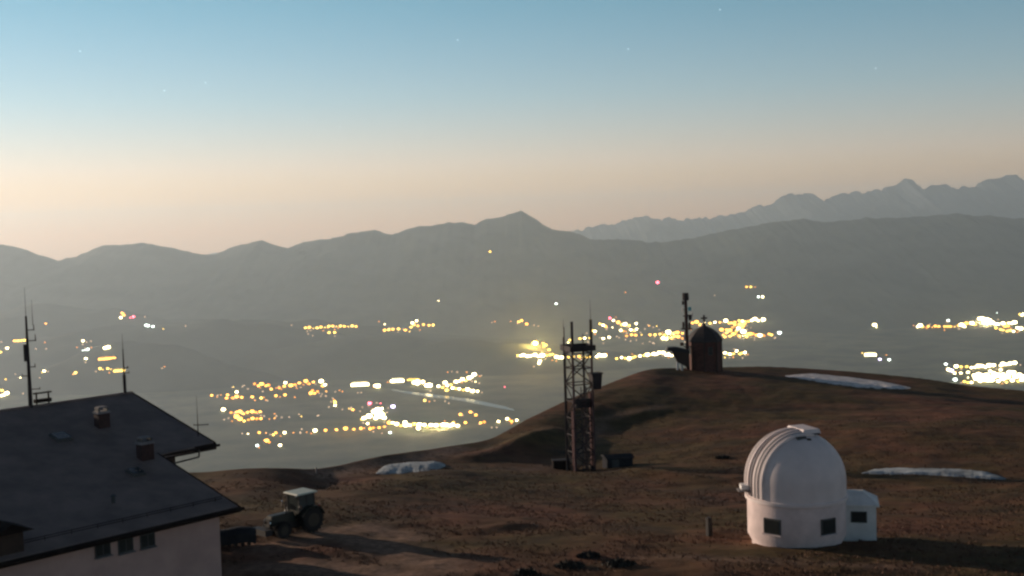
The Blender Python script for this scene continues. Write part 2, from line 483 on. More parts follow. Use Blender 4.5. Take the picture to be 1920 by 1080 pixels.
def range_h(x, y, crest, Yc, wf, wb, amp, seed, jag):
    t = np.where(y < Yc, (Yc - y) / wf, (y - Yc) / wb)
    s = np.clip(1 - t, 0, 1)
    warp = x + 500 * perlin(x / 4000 + seed, y / 3000)
    rough = lambda q: amp * jag * (0.7 * ridged(q / 620 + seed, np.full(q.shape, seed), 5) + 0.5 * ridged(q / 230 + seed, np.full(q.shape, seed + 3), 3) - 0.55)
    c = crest(x) + rough(x) - VZ
    c2 = rough(x) + crest(x + 900 * t * perlin(x / 2500 + seed, y / 2500)) - VZ
    rd = ridged(warp / 2300 + seed, y / 4200 + seed, 5)
    h = c2 * s ** 1.35 + amp * (rd - 0.35) * np.minimum(t * 4, 1) * s ** 0.8
    h = np.where(t < 0.02, c, h)
    lim = c * (1 - 0.35 * t)
    return VZ - 6 + np.minimum(h, np.maximum(lim, 0))
def h_kara(x, y): return range_h(x, y, kara, YK, 5200, 5200, 420, 3.3, 0.17)
def h_jul(x, y): return range_h(x, y, jul, YJ, 7500, 7500, 520, 8.1, 0.46)
HILLS = [((330, 604), 13200, 2300, 900), ((500, 601), 13800, 2000, 900), ((690, 628), 12300, 1300, 700), ((60, 575), 15200, 2600, 900), ((860, 640), 12000, 1500, 600),
         ((1560, 590), 15600, 2300, 800), ((250, 640), 11500, 900, 500)]
HILLS = [(at(p[0], p[1], Y), sx, sy) for p, Y, sx, sy in HILLS]
def h_hill(k, x, y):
    c, sx, sy = HILLS[k]
    g = np.exp(-((x - c.x) / sx) ** 2 * 0.9 - ((y - c.y) / sy) ** 2)
    n = 1 + 0.22 * fbm(x / 700 + k, y / 700, 4)
    return VZ - 20 + (c.z - VZ + 20) * g * n
def h_far(x, y):
    x = np.asarray(x, float); y = np.asarray(y, float)
    h = np.full(x.shape, VZ)
    h = np.maximum(h, h_kara(x, y)); h = np.maximum(h, h_jul(x, y))
    for k in range(len(HILLS)): h = np.maximum(h, h_hill(k, x, y))
    return h
def land(px, py):
    """where the line of sight through a pixel meets the far land"""
    d = ray(px, py)
    Y = np.arange(4500.0, 31000.0, 20.0)
    z = CAM_Z + d.z * Y
    hit = np.nonzero(z <= h_far(d.x * Y, Y))[0]
    Y0 = Y[hit[0]] if len(hit) else 19000.0
    return Vector((d.x * Y0, Y0, float(h_far(np.array([d.x * Y0]), np.array([Y0]))[0])))

M['forest'] = mat('forest', (0.075, 0.085, 0.062), 0.95, 0, 0.0014, col2=(0.022, 0.030, 0.024), detail=8, spec=0.05)
M['forest2'] = mat('forest2', (0.042, 0.048, 0.036), 0.95, 0, 0.0022, col2=(0.020, 0.027, 0.019), detail=8, spec=0.05)
M['rock'] = mat('rock', (0.13, 0.14, 0.145), 0.95, 0, 0.0007, col2=(0.05, 0.06, 0.06), detail=8, spec=0.05)
M['valley'] = mat('valley', (0.125, 0.125, 0.080), 0.95, 0, 0.0022, col2=(0.030, 0.042, 0.030), detail=9, spec=0.05)

gx_, gy_ = np.meshgrid(np.linspace(-32000, 32000, 40), np.linspace(-28000, 46000, 40))
tag(link_mesh('valley_floor', grid_mesh('valley_floor', gx_, gy_, np.full(gx_.shape, VZ), M['valley'], False)), 'wide dark valley floor far below the summit', kind='structure')
gx_, gy_ = np.meshgrid(np.r_[np.linspace(-17500, -10100, 60), np.linspace(-10000, 10000, 760), np.linspace(10100, 17500, 60)], np.r_[np.linspace(YK - 5400, YK - 120, 110), np.linspace(YK - 90, YK + 90, 7), np.linspace(YK + 200, YK + 5400, 30)])
tag(link_mesh('mountain_range', grid_mesh('mountain_range', gx_, gy_, h_kara(gx_, gy_), M['forest'])), 'dark forested mountain range with a pointed central summit', kind='structure')
gx_, gy_ = np.meshgrid(np.r_[np.linspace(-8000, 100, 60), np.linspace(200, 15500, 760), np.linspace(15700, 27000, 60)], np.r_[np.linspace(YJ - 7700, YJ - 120, 90), np.linspace(YJ - 90, YJ + 90, 7), np.linspace(YJ + 200, YJ + 7700, 30)])
tag(link_mesh('rocky_mountains', grid_mesh('rocky_mountains', gx_, gy_, h_jul(gx_, gy_), M['rock'])), 'pale jagged rocky peaks rising behind the nearer range', kind='structure')
for k, (c, sx, sy) in enumerate(HILLS):
    gx_, gy_ = np.meshgrid(np.linspace(c.x - 2.4 * sx, c.x + 2.4 * sx, 110), np.linspace(c.y - 2.2 * sy, c.y + 2.2 * sy, 60))
    tag(link_mesh('foothill', grid_mesh('foothill', gx_, gy_, h_hill(k, gx_, gy_), M['forest2'])), 'low wooded foothill in the valley', kind='structure')

# river
M['water'] = mat('water', (0.10, 0.11, 0.11), 0.16, bump=0.25, bscale=0.02, scale=0.01)
def river(pts, name, label):
    me = bpy.data.meshes.new(name)
    vs, fs = [], []
    for i, (px, py, hw) in enumerate(pts):
        a, b = ray(px, py - hw), ray(px, py + hw)
        for d in (a, b):
            Y = (VZ + 1.2 - CAM_Z) / d.z
            vs.append((d.x * Y, Y, VZ + 1.2))
        if i: fs.append((2 * i - 2, 2 * i - 1, 2 * i + 1, 2 * i))
    me.from_pydata(vs, [], fs)
    o = link_mesh(name, me, M['water'])
    tag(o, label, kind='structure')
river([(735, 731, 1.0), (760, 735, 2.0), (800, 741, 2.6), (845, 746, 2.6), (880, 751, 3.0), (915, 758, 3.2), (945, 764, 2.6), (964, 769, 1.2)], 'river', 'pale winding river reach below the white town lights')
river([(268, 698, 1.0), (282, 701, 3.5), (293, 706, 4.0), (301, 711, 1.5)], 'river', 'short pale river bend near the roof ridge')

# ------------------------------------------------------------------ the house
H0 = 64.65
UT = Vector((0.738, -0.674, 0)); UA = Vector((0.674, 0.738, 0))
def hp(a, t, z):                    # house coordinates -> world; a along the ridge, t down the near slope
    k = t - H0
    return UA * a + UT * k + Vector((0, 0, z))
ZR, SL = CAM_Z - 9.42, 0.253
def rz_(t): return ZR - SL * abs(t)
house = empty('house', (0, 0, 0))
tag(house, 'large house with a dark low-pitched sheet roof and pale pinkish wall', 'house')
A0, A_UP, A_LO, T_UP, T_EV = 8.0, 36.8, 33.25, 8.42, 15.7
th_ = 0.24
mb = MB()
pts = [hp(A0, 0, ZR), hp(A_UP, 0, ZR), hp(A_UP, T_UP, rz_(T_UP)), hp(A_LO, T_UP + 0.25, rz_(T_UP + 0.25)), hp(A_LO, T_EV, rz_(T_EV)), hp(A0, T_EV, rz_(T_EV))]
mb.prism(pts, (0, 0, -th_))
roof = mb.build('roof', M['roof_sheet'], house)
mb = MB()
mb.prism([hp(A0, 0, ZR), hp(A0, -9.5, rz_(9.5)), hp(A_UP, -9.5, rz_(9.5)), hp(A_UP, 0, ZR)], (0, 0, -th_))
mb.build('roof', M['roof_sheet'], house)
MB().rod(hp(A0, 0, ZR + 0.0), hp(A_UP + 0.04, 0, ZR + 0.0), 0.10, n=8).build('ridge_cap', M['roof_sheet'], roof)
# verge and eave boards
def board(p, q, h, w, name, m=M['fascia'], par=None):
    p, q = Vector(p), Vector(q)
    d = q - p
    rot = d.to_track_quat('Y', 'Z').to_matrix()
    return MB().box((p + q) / 2, (w, d.length, h), rot).build(name, m, par or house)
board(hp(A_UP + 0.05, 0, ZR - 0.14), hp(A_UP + 0.05, T_UP, rz_(T_UP) - 0.14), 0.34, 0.06, 'verge_board')
board(hp(A_LO + 0.05, T_UP, rz_(T_UP) - 0.16), hp(A_LO + 0.05, T_EV, rz_(T_EV) - 0.16), 0.34, 0.06, 'verge_board')
board(hp(A_LO, T_UP + 0.06, rz_(T_UP) - 0.2), hp(A_UP + 0.1, T_UP + 0.06, rz_(T_UP) - 0.2), 0.36, 0.06, 'eave_board')
board(hp(A0, T_EV + 0.05, rz_(T_EV) - 0.15), hp(A_LO + 0.1, T_EV + 0.05, rz_(T_EV) - 0.15), 0.26, 0.06, 'eave_board')
MB().rod(hp(A0, T_EV + 0.16, rz_(T_EV) - 0.12), hp(A_LO + 0.2, T_EV + 0.16, rz_(T_EV) - 0.12), 0.085, n=10).build('gutter', M['fascia'], house)
MB().rod(hp(A_LO + 0.2, T_UP + 0.17, rz_(T_UP) - 0.16), hp(A_UP + 0.25, T_UP + 0.17, rz_(T_UP) - 0.16), 0.075, n=10).build('gutter', M['fascia'], house)
# rain pipe bending back to the wall under the upper eave
mb = MB()
P = [hp(A_UP - 1.05, T_UP + 0.17, rz_(T_UP) - 0.2), hp(A_UP - 1.05, T_UP + 0.1, rz_(T_UP) - 0.62), hp(A_LO - 0.5, T_UP - 0.6, rz_(T_UP) - 0.95)]
for p, q in zip(P, P[1:]): mb.rod(p, q, 0.05, n=8)
mb.build('rain_pipe', M['frame_dark'], house)
# walls
AW, TW_ = 32.6, 15.0
mb = MB()
base = -1.5
prof = [(TW_, base), (TW_, rz_(TW_) - th_ - 0.01), (0, ZR - th_ - 0.01), (-8.7, rz_(8.7) - th_ - 0.01), (-8.7, base)]
mb.prism([hp(A0 + 1.0, t, z) for t, z in prof], UA * (AW - A0 - 1.0))
mb.build('wall', M['render_wall'], house)
mb = MB()   # upper storey reaches farther under the wide upper roof
prof = [(7.2, base), (7.2, rz_(7.2) - th_ - 0.01), (0, ZR - th_ - 0.01), (-8.6, rz_(8.6) - th_ - 0.01), (-8.6, base)]
mb.prism([hp(AW + 0.004, t, z) for t, z in prof], UA * 2.5)
mb.build('wall', M['timber'], house)
def on_wall(px, py):                # intersect a line of sight with the near wall plane
    d = ray(px, py)
    Y = -(H0 - TW_) / (d.x * UT.x + UT.y)
    p = Vector((d.x * Y, Y, CAM_Z + d.z * Y))
    return p.dot(UA), p.z
for (px, py) in ((192, 1028), (235, 1021), (276, 1012)):
    a, z = on_wall(px, py)
    rot = Matrix((UA, UT, Vector((0, 0, 1)))).transposed()
    w = MB().box(hp(a, TW_ + 0.02, z), (0.74, 0.10, 0.64), rot).build('window', M['frame_dark'], house)
    MB().box(hp(a - 0.175, TW_ + 0.075, z), (0.29, 0.02, 0.52), rot).build('pane', M['glass_dark'], w)
    MB().box(hp(a + 0.175, TW_ + 0.075, z), (0.29, 0.02, 0.52), rot).build('pane', M['glass_dark'], w)
    MB().box(hp(a, TW_ + 0.10, z - 0.36), (0.82, 0.2, 0.05), rot).build('sill', M['concrete'], w)
# on the roof plane: intersect the line of sight with the near slope
def on_roof(px, py):
    d = ray(px, py)
    k = -(H0 * SL) + (ZR - CAM_Z)     # ZR - SL*(t) with t = p.UT + H0
    Y = k / (d.z + SL * (d.x * UT.x + UT.y))
    p = Vector((d.x * Y, Y, CAM_Z + d.z * Y))
    return p
hrot = Matrix((UA, UT, Vector((0, 0, 1)))).transposed()
for (px, py, w, h, body, lab) in ((192, 800, 0.66, 0.75, 'concrete', 'small plastered chimney with pale cap'), (273, 860, 0.70, 0.80, 'chimney_brick', 'red brick chimney with pale metal cap')):
    p = on_roof(px, py)
    c = MB().box(p + Vector((0, 0, h / 2 - 0.25)), (w, w * 0.8, h + 0.5), hrot).build('chimney', M['chimney_brick'], house)
    c['label'] = lab
    MB().box(p + Vector((0, 0, h + 0.06)), (w + 0.16, w * 0.8 + 0.16, 0.12), hrot, 0.85).build('chimney_cap', M['concrete'], c)
    for s in (-1, 1):
        MB().box(p + UA * s * (w / 2 - 0.08) + Vector((0, 0, h + 0.2)), (0.1, w * 0.6, 0.2), hrot).build('cap_post', M['frame_dark'], c)
    MB().box(p + Vector((0, 0, h + 0.34)), (w * 0.95, w * 0.75, 0.07), hrot, 0.7).build('cover_plate', M['concrete'], c)
for (px, py, w) in ((115, 822, 0.9), (255, 888, 0.7)):       # roof hatches
    p = on_roof(px, py)
    rot = hrot @ Matrix.Rotation(-math.atan(SL), 3, 'X')
    s = MB().box(p + Vector((0, 0, 0.05)), (w, w * 1.2, 0.22), rot, 0.92).build('roof_hatch', M['frame_dark'], house)
    MB().box(p + Vector((0, 0, 0.165)), (w * 0.8, w * 0.98, 0.02), rot).build('pane', M['glass_dark'], s)
p = on_roof(213, 943)
MB().rod(p - Vector((0, 0, 0.1)), p + Vector((0, 0, 0.32)), 0.09, n=10).rod(p + Vector((0, 0, 0.32)), p + Vector((0, 0, 0.42)), 0.16, 0.05, n=10).build('vent_pipe', M['frame_dark'], house)
# snow guard rails
for t in (T_EV - 0.9,):
    mb = MB()
    for dz in (0.10, 0.2):
        mb.rod(hp(A0 + 1, t, rz_(t) + dz), hp(A_LO - 0.3, t, rz_(t) + dz), 0.018, n=6)
    a = A0 + 1
    while a < A_LO - 0.3:
        mb.rod(hp(a, t, rz_(t) - 0.02), hp(a, t, rz_(t) + 0.22), 0.015, n=5); a += 1.24
    mb.build('snow_guard', M['fascia'], house)
# timber dormer near the lower eave at the frame's edge
p = on_roof(8, 1030)
dm = MB().box(p + Vector((0, 0, 0.2)), (1.2, 1.1, 1.2), hrot).build('dormer', M['timber'], house)
mb = MB()
mb.prism([p + UA * -0.95 + UT * -0.8 + Vector((0, 0, 0.8)), p + UA * 0.95 + UT * -0.8 + Vector((0, 0, 0.8)), p + UT * -0.8 + Vector((0, 0, 1.2))], UT * 1.7)
mb.build('dormer_roof', M['fascia'], dm)

# antenna masts on the ridge
def mast_with_arms(name, base, top_h, r, arms, whips, label, lean=0.0):
    e = empty(name, base)
    tag(e, label, 'antenna')
    MB().rod((0, 0, -0.15), (lean * top_h, 0, top_h), r, r * 0.45, 10).build('mast', M['steel_dark'], e)
    for (h, dx, up, rr_) in arms:
        mb = MB().rod((lean * h, 0, h), (lean * h + dx, 0.1, h), 0.028, n=6)
        mb.rod((lean * h + dx, 0.1, h - 0.04), (lean * h + dx, 0.1, h + up), rr_, rr_ * 0.6, 6)
        mb.build('antenna_arm', M['steel_dark'], e)
    for (h0, h1, dx) in whips:
        MB().rod((lean * h0 + dx, 0, h0), (lean * h1 + dx, 0, h1), 0.02, 0.007, 6).build('whip', M['steel_dark'], e)
    return e
def ridge_at(px):
    d = ray(px, 750)
    Y = -H0 / (d.x * UT.x + UT.y)
    p = Vector((d.x * Y, Y, 0))
    return hp(p.dot(UA), 0, ZR)
b = ridge_at(57)
e = mast_with_arms('antenna_mast', b, 5.1, 0.125, [(1.0, 0.52, 0.1, 0.03), (1.75, -0.42, 0.12, 0.03), (2.25, 0.32, 0.2, 0.03), (3.72, 0.42, 0.35, 0.035), (4.32, 0.36, 0.3, 0.035)],
               [(4.9, 6.7, 0.0), (4.6, 6.0, 0.36)], 'tall tapering antenna mast with short side arms on the house ridge')
MB().box((-0.10, -0.02, 3.05), (0.18, 0.2, 0.95)).build('equipment_box', M['steel_dark'], e)
p = ridge_at(80)
e = empty('roof_rack', p); tag(e, 'low dark slatted rack standing on the house ridge', 'rack')
MB().box((0, 0, 0.28), (0.95, 0.25, 0.20), hrot).build('crossbar', M['fascia'], e)
MB().box((0, 0, 0.72), (1.05, 0.10, 0.08), hrot).build('crossbar', M['fascia'], e)
for s in (-0.35, 0.35):
    MB().box(UA * s + Vector((0, 0, 0.3)), (0.07, 0.07, 0.95), hrot).build('post', M['fascia'], e)
b = ridge_at(235)
e = mast_with_arms('antenna_mast', b, 2.7, 0.07, [(1.25, 0.26, 0.14, 0.025), (1.55, 0.2, 0.1, 0.05)], [(2.6, 3.6, 0.0)], 'slim antenna mast on the far end of the house ridge')
MB().rod((0, 0, -0.1), (0, 0, 1.15), 0.10, n=8).build('sleeve', M['steel_dark'], e)
p = hp(A_UP - 0.25, 7.3, rz_(7.3))
e = mast_with_arms('whip_antenna', p, 1.2, 0.035, [(0.62, 0.55, 0.05, 0.02), (0.62, -0.25, 0.05, 0.02)], [(1.0, 2.25, 0.0)], 'thin whip antenna with a crossbar above the roof corner')

# covered woodpile behind the house corner
p = at(432, 985, 67); p.z = ground(p.x, p.y)
e = empty('woodpile', p, R(10)); e.scale = (0.72, 0.8, 0.85); tag(e, 'dark tarpaulin covered woodpile behind the house corner', 'woodpile')
mb = MB()
for i in range(7):
    for j in range(3):
        mb.rod((-1.6 + i * 0.5 + 0.1 * (j % 2), -0.5, 0.15 + j * 0.25), (-1.6 + i * 0.5 + 0.1 * (j % 2), 0.5, 0.15 + j * 0.25), 0.14, n=7)
mb.build('logs', M['timber'], e)
me = MB()
prof = [(-0.62, 0.25), (-0.6, 0.85), (-0.3, 1.12), (0.05, 1.2), (0.35, 1.08), (0.6, 0.8), (0.64, 0.22)]
g = [[me.bm.verts.new((x, y * (1 + 0.06 * math.sin(x * 3)), z + 0.06 * math.sin(2.3 * x + y) - 0.10 * max(0, abs(x) - 1.5) ** 2 * 4)) for y, z in prof] for x in np.linspace(-1.95, 1.95, 15)]
for A_, B_ in zip(g, g[1:]):
    for k in range(len(prof) - 1): me.bm.faces.new((A_[k], B_[k], B_[k + 1], A_[k + 1]))
me.build('tarpaulin', M['tarp'], e, smooth=True)

# ------------------------------------------------------------------ the observatory
OB = at(1494, 1018, 65.5); OB.z = ground(OB.x, OB.y) - 0.05
# direction from the dome towards the camera, used to face windows and annex the right way
vdir = math.atan2(-OB.y, -OB.x)
obs = empty('observatory', OB)
tag(obs, 'white domed observatory with square windows and a small side annex', 'observatory')
RD = 2.72
H_RING = 2.62
zb = at(1494, 1030, 62.8).z - OB.z
MB().lathe([(RD * 0.90, -0.8), (RD * 0.90, 0.12), (RD * 0.985, 0.55), (RD * 0.985, H_RING)], 72).build('wall', M['wall_white'], obs, smooth=True)
MB().lathe([(RD * 1.0, H_RING - 0.10), (RD * 1.03, H_RING - 0.06), (RD * 1.03, H_RING + 0.10), (RD * 1.0, H_RING + 0.14)], 72).build('ring', M['dome_white'], obs, smooth=True)
prof = [(RD, H_RING + 0.14), (RD, H_RING + 0.95)]
ZS = H_RING + 0.95
for k in range(1, 19):
    t = k / 18 * math.pi / 2
    prof.append((RD * math.cos(t) if k < 18 else 0.0, ZS + RD * 0.99 * math.sin(t)))
dome = MB().lathe(prof, 96, cap=False).build('dome', M['dome_white'], obs, smooth=True)
# shutter: an arched band from the left lower rim over the crown
PHI = math.pi + R(30) + (vdir + math.pi / 2)      # towards the left and a little towards the camera
ud = Vector((math.cos(PHI), math.sin(PHI), 0)); up = Vector((-ud.y, ud.x, 0))
def band(p0, p1, r_in, r_out, t0, t1, name, m, par, nseg=30, zlow=None):
    mb = MB()
    rows = []
    ts = [t0 + (t1 - t0) * k / nseg for k in range(nseg + 1)]
    st = []
    if zlow is not None: st.append((None, zlow))
    for t in ts: st.append((t, None))
    for (t, zl) in st:
        row = []
        for (p, r_) in ((p0, r_in), (p0, r_out), (p1, r_out), (p1, r_in)):
            if t is None:
                q = math.sqrt(max(r_ * r_ - p * p, 0.01)); v = ud * q + up * p + Vector((0, 0, zl))
            else:
                rho = math.sqrt(max(r_ * r_ - p * p, 0.01))
                v = ud * rho * math.cos(t) + up * p + Vector((0, 0, ZS + rho * math.sin(t)))
            row.append(mb.bm.verts.new(v))
        rows.append(row)
    for A_, B_ in zip(rows, rows[1:]):
        for k in range(4):
            mb.bm.faces.new((A_[k], A_[(k + 1) % 4], B_[(k + 1) % 4], B_[k]))
    mb.bm.faces.new(rows[0]); mb.bm.faces.new(rows[-1][::-1])
    return mb.build(name, m, par, smooth=True)
W = 0.92
band(-W, W, RD - 0.05, RD + 0.07, 0.0, R(104), 'shutter', M['dome_white'], dome, zlow=H_RING + 0.2)
for p_, w_ in ((-W, 0.07), (W, 0.07), (-0.34, 0.06), (0.34, 0.06), (-0.62, 0.035), (0.62, 0.035)):
    band(p_ - w_, p_ + w_, RD, RD + 0.11, 0.0, R(104), 'rib', M['dome_white'], dome, zlow=H_RING + 0.2)
for p_ in (-0.78, 0.78, -0.48, 0.48, 0.0):
    band(p_ - 0.03, p_ + 0.03, RD, RD + 0.085, 0.0, R(103), 'seam', M['dome_seam'], dome, zlow=H_RING + 0.2)
# hatch on the crown, with its hinge and motor below the edge
hz = ZS + RD
hrot_o = Matrix((ud, up, Vector((0, 0, 1)))).transposed()
MB().box(-ud * 0.55 + Vector((0, 0, hz - 0.02)), (1.1, 1.9, 0.26), hrot_o, 0.9).build('crown_hatch', M['dome_white'], dome, bevel=0.03)
MB().box(-ud * 0.52 - up * 0.0 + Vector((0, 0, hz - 0.14)), (0.95, 1.94, 0.08), hrot_o).build('hatch_gap', M['frame_dark'], dome)
q = up * (1.0 if (up.y < 0) else -1.0)
MB().box(q * 1.12 + ud * 0.25 + Vector((0, 0, hz - 0.26)), (0.55, 0.16, 0.16), hrot_o).build('shutter_drive', M['frame_dark'], dome)
MB().box(q * 1.25 - ud * 0.12 + Vector((0, 0, hz - 0.42)), (0.22, 0.2, 0.26), hrot_o).build('shutter_motor', M['rim'], dome)
# square windows in the wall
def wall_window(px, py, w, h, par, Rw=RD * 0.985):
    d = ray(px, py)
    # intersect with the cylinder, near side
    ox, oy = -OB.x, -OB.y
    A2 = d.x ** 2 + 1; B2 = 2 * (ox * d.x + oy); C2 = ox * ox + oy * oy - Rw * Rw
    Y = (-B2 - math.sqrt(max(B2 * B2 - 4 * A2 * C2, 0))) / (2 * A2)
    p = Vector((d.x * Y - OB.x, Y - OB.y, CAM_Z + d.z * Y - OB.z))
    nrm = Vector((p.x, p.y, 0)).normalized(); tan = Vector((-nrm.y, nrm.x, 0))
    rot = Matrix((tan, nrm, Vector((0, 0, 1)))).transposed()
    f = MB().box(p - nrm * 0.02, (w, 0.16, h), rot).build('window', M['frame_dark'], par)
    MB().box(p + nrm * 0.068, (w * 0.84, 0.02, h * 0.82), rot).build('pane', M['glass_dark'], f)
    MB().box(p + nrm * 0.02 - Vector((0, 0, h / 2 + 0.04)), (w + 0.1, 0.24, 0.06), rot).build('sill', M['wall_white'], f)
wall_window(1448, 987, 1.0, 0.84, obs)
wall_window(1553, 987, 0.94, 0.84, obs)
# vent hood sticking out on the left
lp = at(1392, 912, 65.2) - OB
MB().box((lp.x + 0.1, lp.y, lp.z), (0.42, 0.6, 0.24)).build('vent_hood', M['annex_white'], obs)
MB().box((lp.x + 0.05, lp.y, lp.z - 0.20), (0.62, 0.7, 0.06)).build('hood_shelf', M['concrete'], obs)
# annex on the right
ac = at(1608, 1012, 66.2) - OB; ac.z = 0
rotA = Matrix.Rotation(R(-14), 3, 'Z')
an = MB().box(ac + Vector((0, 0, 0.62)), (1.95, 2.0, 2.84), rotA).build('annex', M['annex_white'], obs)
mb = MB()
o_ = [rotA @ Vector(v) for v in ((-1.15, -1.15, 0), (1.15, -1.15, 0), (1.15, 1.15, 0), (-1.15, 1.15, 0))]
o2 = [rotA @ Vector(v) for v in ((-1.15, -0.25, 0.55), (0.35, -0.25, 0.55), (0.35, 0.25, 0.55), (-1.15, 0.25, 0.55))]
zt = 2.06
V0 = [mb.bm.verts.new(ac + v + Vector((0, 0, zt - 0.1))) for v in o_]
V1 = [mb.bm.verts.new(ac + v + Vector((0, 0, zt))) for v in o_]
V2 = [mb.bm.verts.new(ac + v + Vector((0, 0, zt))) for v in o2]
mb.bm.faces.new(V0[::-1]); mb.bm.faces.new(V2)
for A_, B_ in ((V0, V1), (V1, V2)):
    for k in range(4): mb.bm.faces.new((A_[k], A_[(k + 1) % 4], B_[(k + 1) % 4], B_[k]))
mb.build('annex_roof', M['annex_white'], an)
wv = rotA @ Vector((0.05, -1.02, 0))
wd = MB().box(ac + wv + Vector((0, 0, 1.36)), (0.86, 0.10, 0.62), rotA).build('window', M['frame_dark'], an)
MB().box(ac + rotA @ Vector((0.05, -1.065, 1.36)), (0.72, 0.03, 0.5), rotA).build('pane', M['glass_dark'], wd)

# ------------------------------------------------------------------ lattice tower with its huts
TB = at(1090, 884, 118); TB.z = ground(TB.x, TB.y)
tow = empty('lattice_tower', TB, R(20))
tag(tow, 'open steel lattice tower with a high platform on the grassy slope', 'tower')
S2 = 1.02
ppm = F_PX / 118
hts = {(-1, -1): 15.1, (1, -1): 15.2, (1, 1): 13.6, (-1, 1): 14.4}
for (i, j), h in hts.items():
    MB().rod((i * S2, j * S2, -0.6), (i * S2, j * S2, 12.4), 0.13, 0.12, 8).build('leg', M['steel_dark'] if j > 0 else M['steel_grey'], tow)
    MB().rod((i * S2, j * S2, 12.4), (i * S2, j * S2, h), 0.15 if j < 0 else 0.07, 0.15 if j < 0 else 0.05, 8).build('mast_top', M['steel_dark'], tow)
lev = [0.3, 2.0, 3.7, 5.4, 7.1, 8.8, 10.4, 11.9]
brace_bm = {}
def brace(a, b, r=0.06):
    a, b = Vector(a), Vector(b)
    k = round((b - a).length, 2)
    if k not in brace_bm: brace_bm[k] = MB().rod((0, 0, 0), (0, 0, (b - a).length), r, n=6).mesh('brace', M['steel_dark'])
    o = link_mesh('brace', brace_bm[k], None, tow)
    o.matrix_local = Matrix.Translation(a) @ (b - a).to_track_quat('Z', 'Y').to_matrix().to_4x4()
cs = [(-S2, -S2), (S2, -S2), (S2, S2), (-S2, S2)]
for k, z in enumerate(lev):
    for m_ in range(4):
        a, b = cs[m_], cs[(m_ + 1) % 4]
        brace((*a, z), (*b, z))
        if k + 1 < len(lev):
            if (k + m_) % 2: a, b = b, a
            brace((*a, z), (*b, lev[k + 1]))
            if z < 5: brace((*b, z), (*a, lev[k + 1]))
MB().box((0, 0, 12.2), (2.75, 2.6, 0.16)).build('platform', M['steel_dark'], tow)
for s in (-1, 1):
    MB().box((0, s * 1.27, 12.45), (2.75, 0.06, 0.42)).build('parapet', M['steel_dark'], tow)
    MB().box((s * 1.35, 0, 12.45), (0.06, 2.48, 0.42)).build('parapet', M['steel_dark'], tow)
# caged ladder and cable tray
mb = MB()
for s in (-0.28, 0.28): mb.box((s, -S2 - 0.12, 4.3), (0.07, 0.07, 8.6))
mb.build('ladder_rail', M['steel_dark'], tow)
rung = MB().box((0, 0, 0), (0.6, 0.06, 0.06)).mesh('rung', M['steel_grey'])
for k in range(24):
    o = link_mesh('rung', rung, None, tow); o.location = (0, -S2 - 0.12, 0.4 + k * 0.34)
MB().box((S2 - 0.06, -S2 + 0.35, 3.9), (0.28, 0.5, 7.9)).build('cable_tray', M['steel_red'], tow)
MB().box((-S2 + 0.06, -S2 + 0.4, 3.1), (0.24, 0.5, 6.2)).build('cable_tray', M['steel_red'], tow)
MB().box((S2 + 0.35, -S2, 9.0), (0.85, 0.8, 1.5), taper=1.25).build('equipment_box', M['steel_dark'], tow)
MB().box((S2 + 0.35, -S2, 9.83), (1.25, 1.05, 0.12)).build('box_cover', M['steel_dark'], tow)
MB().box((0, -S2 + 0.25, 6.9), (1.5, 0.3, 0.9)).build('antenna_panel', M['steel_dark'], tow)
MB().rod((S2, -S2, 15.1), (S2, -S2, 17.2), 0.03, 0.01, 6).build('whip', M['steel_dark'], tow)
MB().rod((-S2 - 0.05, S2, 14.3), (-S2 - 0.05, S2, 15.2), 0.03, 0.01, 6).build('whip', M['steel_dark'], tow)
for z in (1.5, 4.5, 7.5, 10.5):
    MB().rod((-S2, -S2, z), (-S2 - 0.85, -S2 + 0.25, z), 0.03, n=6).build('bracket', M['steel_dark'], tow)
MB().rod((-S2 - 0.85, -S2 + 0.25, 0), (-S2 - 0.85, -S2 + 0.25, 13.6), 0.075, 0.045, 8).build('side_mast', M['steel_dark'], tow)
p = at(1158, 876, 119); p.z = ground(p.x, p.y)
e = empty('equipment_hut', p, R(12)); tag(e, 'low dark bluish equipment hut beside the lattice tower', 'hut')
MB().box((0, 0, 0.2), (2.6, 2.0, 1.6)).build('wall', M['hut_blue'], e)
MB().prism([(-1.45, -1.2, 1.0), (-1.45, 1.2, 1.0), (-1.45, 1.1, 1.08), (-1.45, 0, 1.3), (-1.45, -1.1, 1.08)], (2.9, 0, 0)).build('roof', M['hut_blue'], e)
MB().box((-0.5, -1.02, 0.4), (0.7, 0.05, 1.0)).build('door', M['frame_dark'], e)
p = at(1052, 872, 119); p.z = ground(p.x, p.y)
e = empty('equipment_cabinet', p, R(5)); tag(e, 'small dark equipment cabinet at the left foot of the lattice tower', 'cabinet')
MB().box((0, 0, 0.3), (1.7, 1.0, 1.2)).build('body', M['fascia'], e, bevel=0.03)
MB().box((0, 0, 0.94), (1.85, 1.15, 0.07)).build('lid', M['steel_dark'], e)

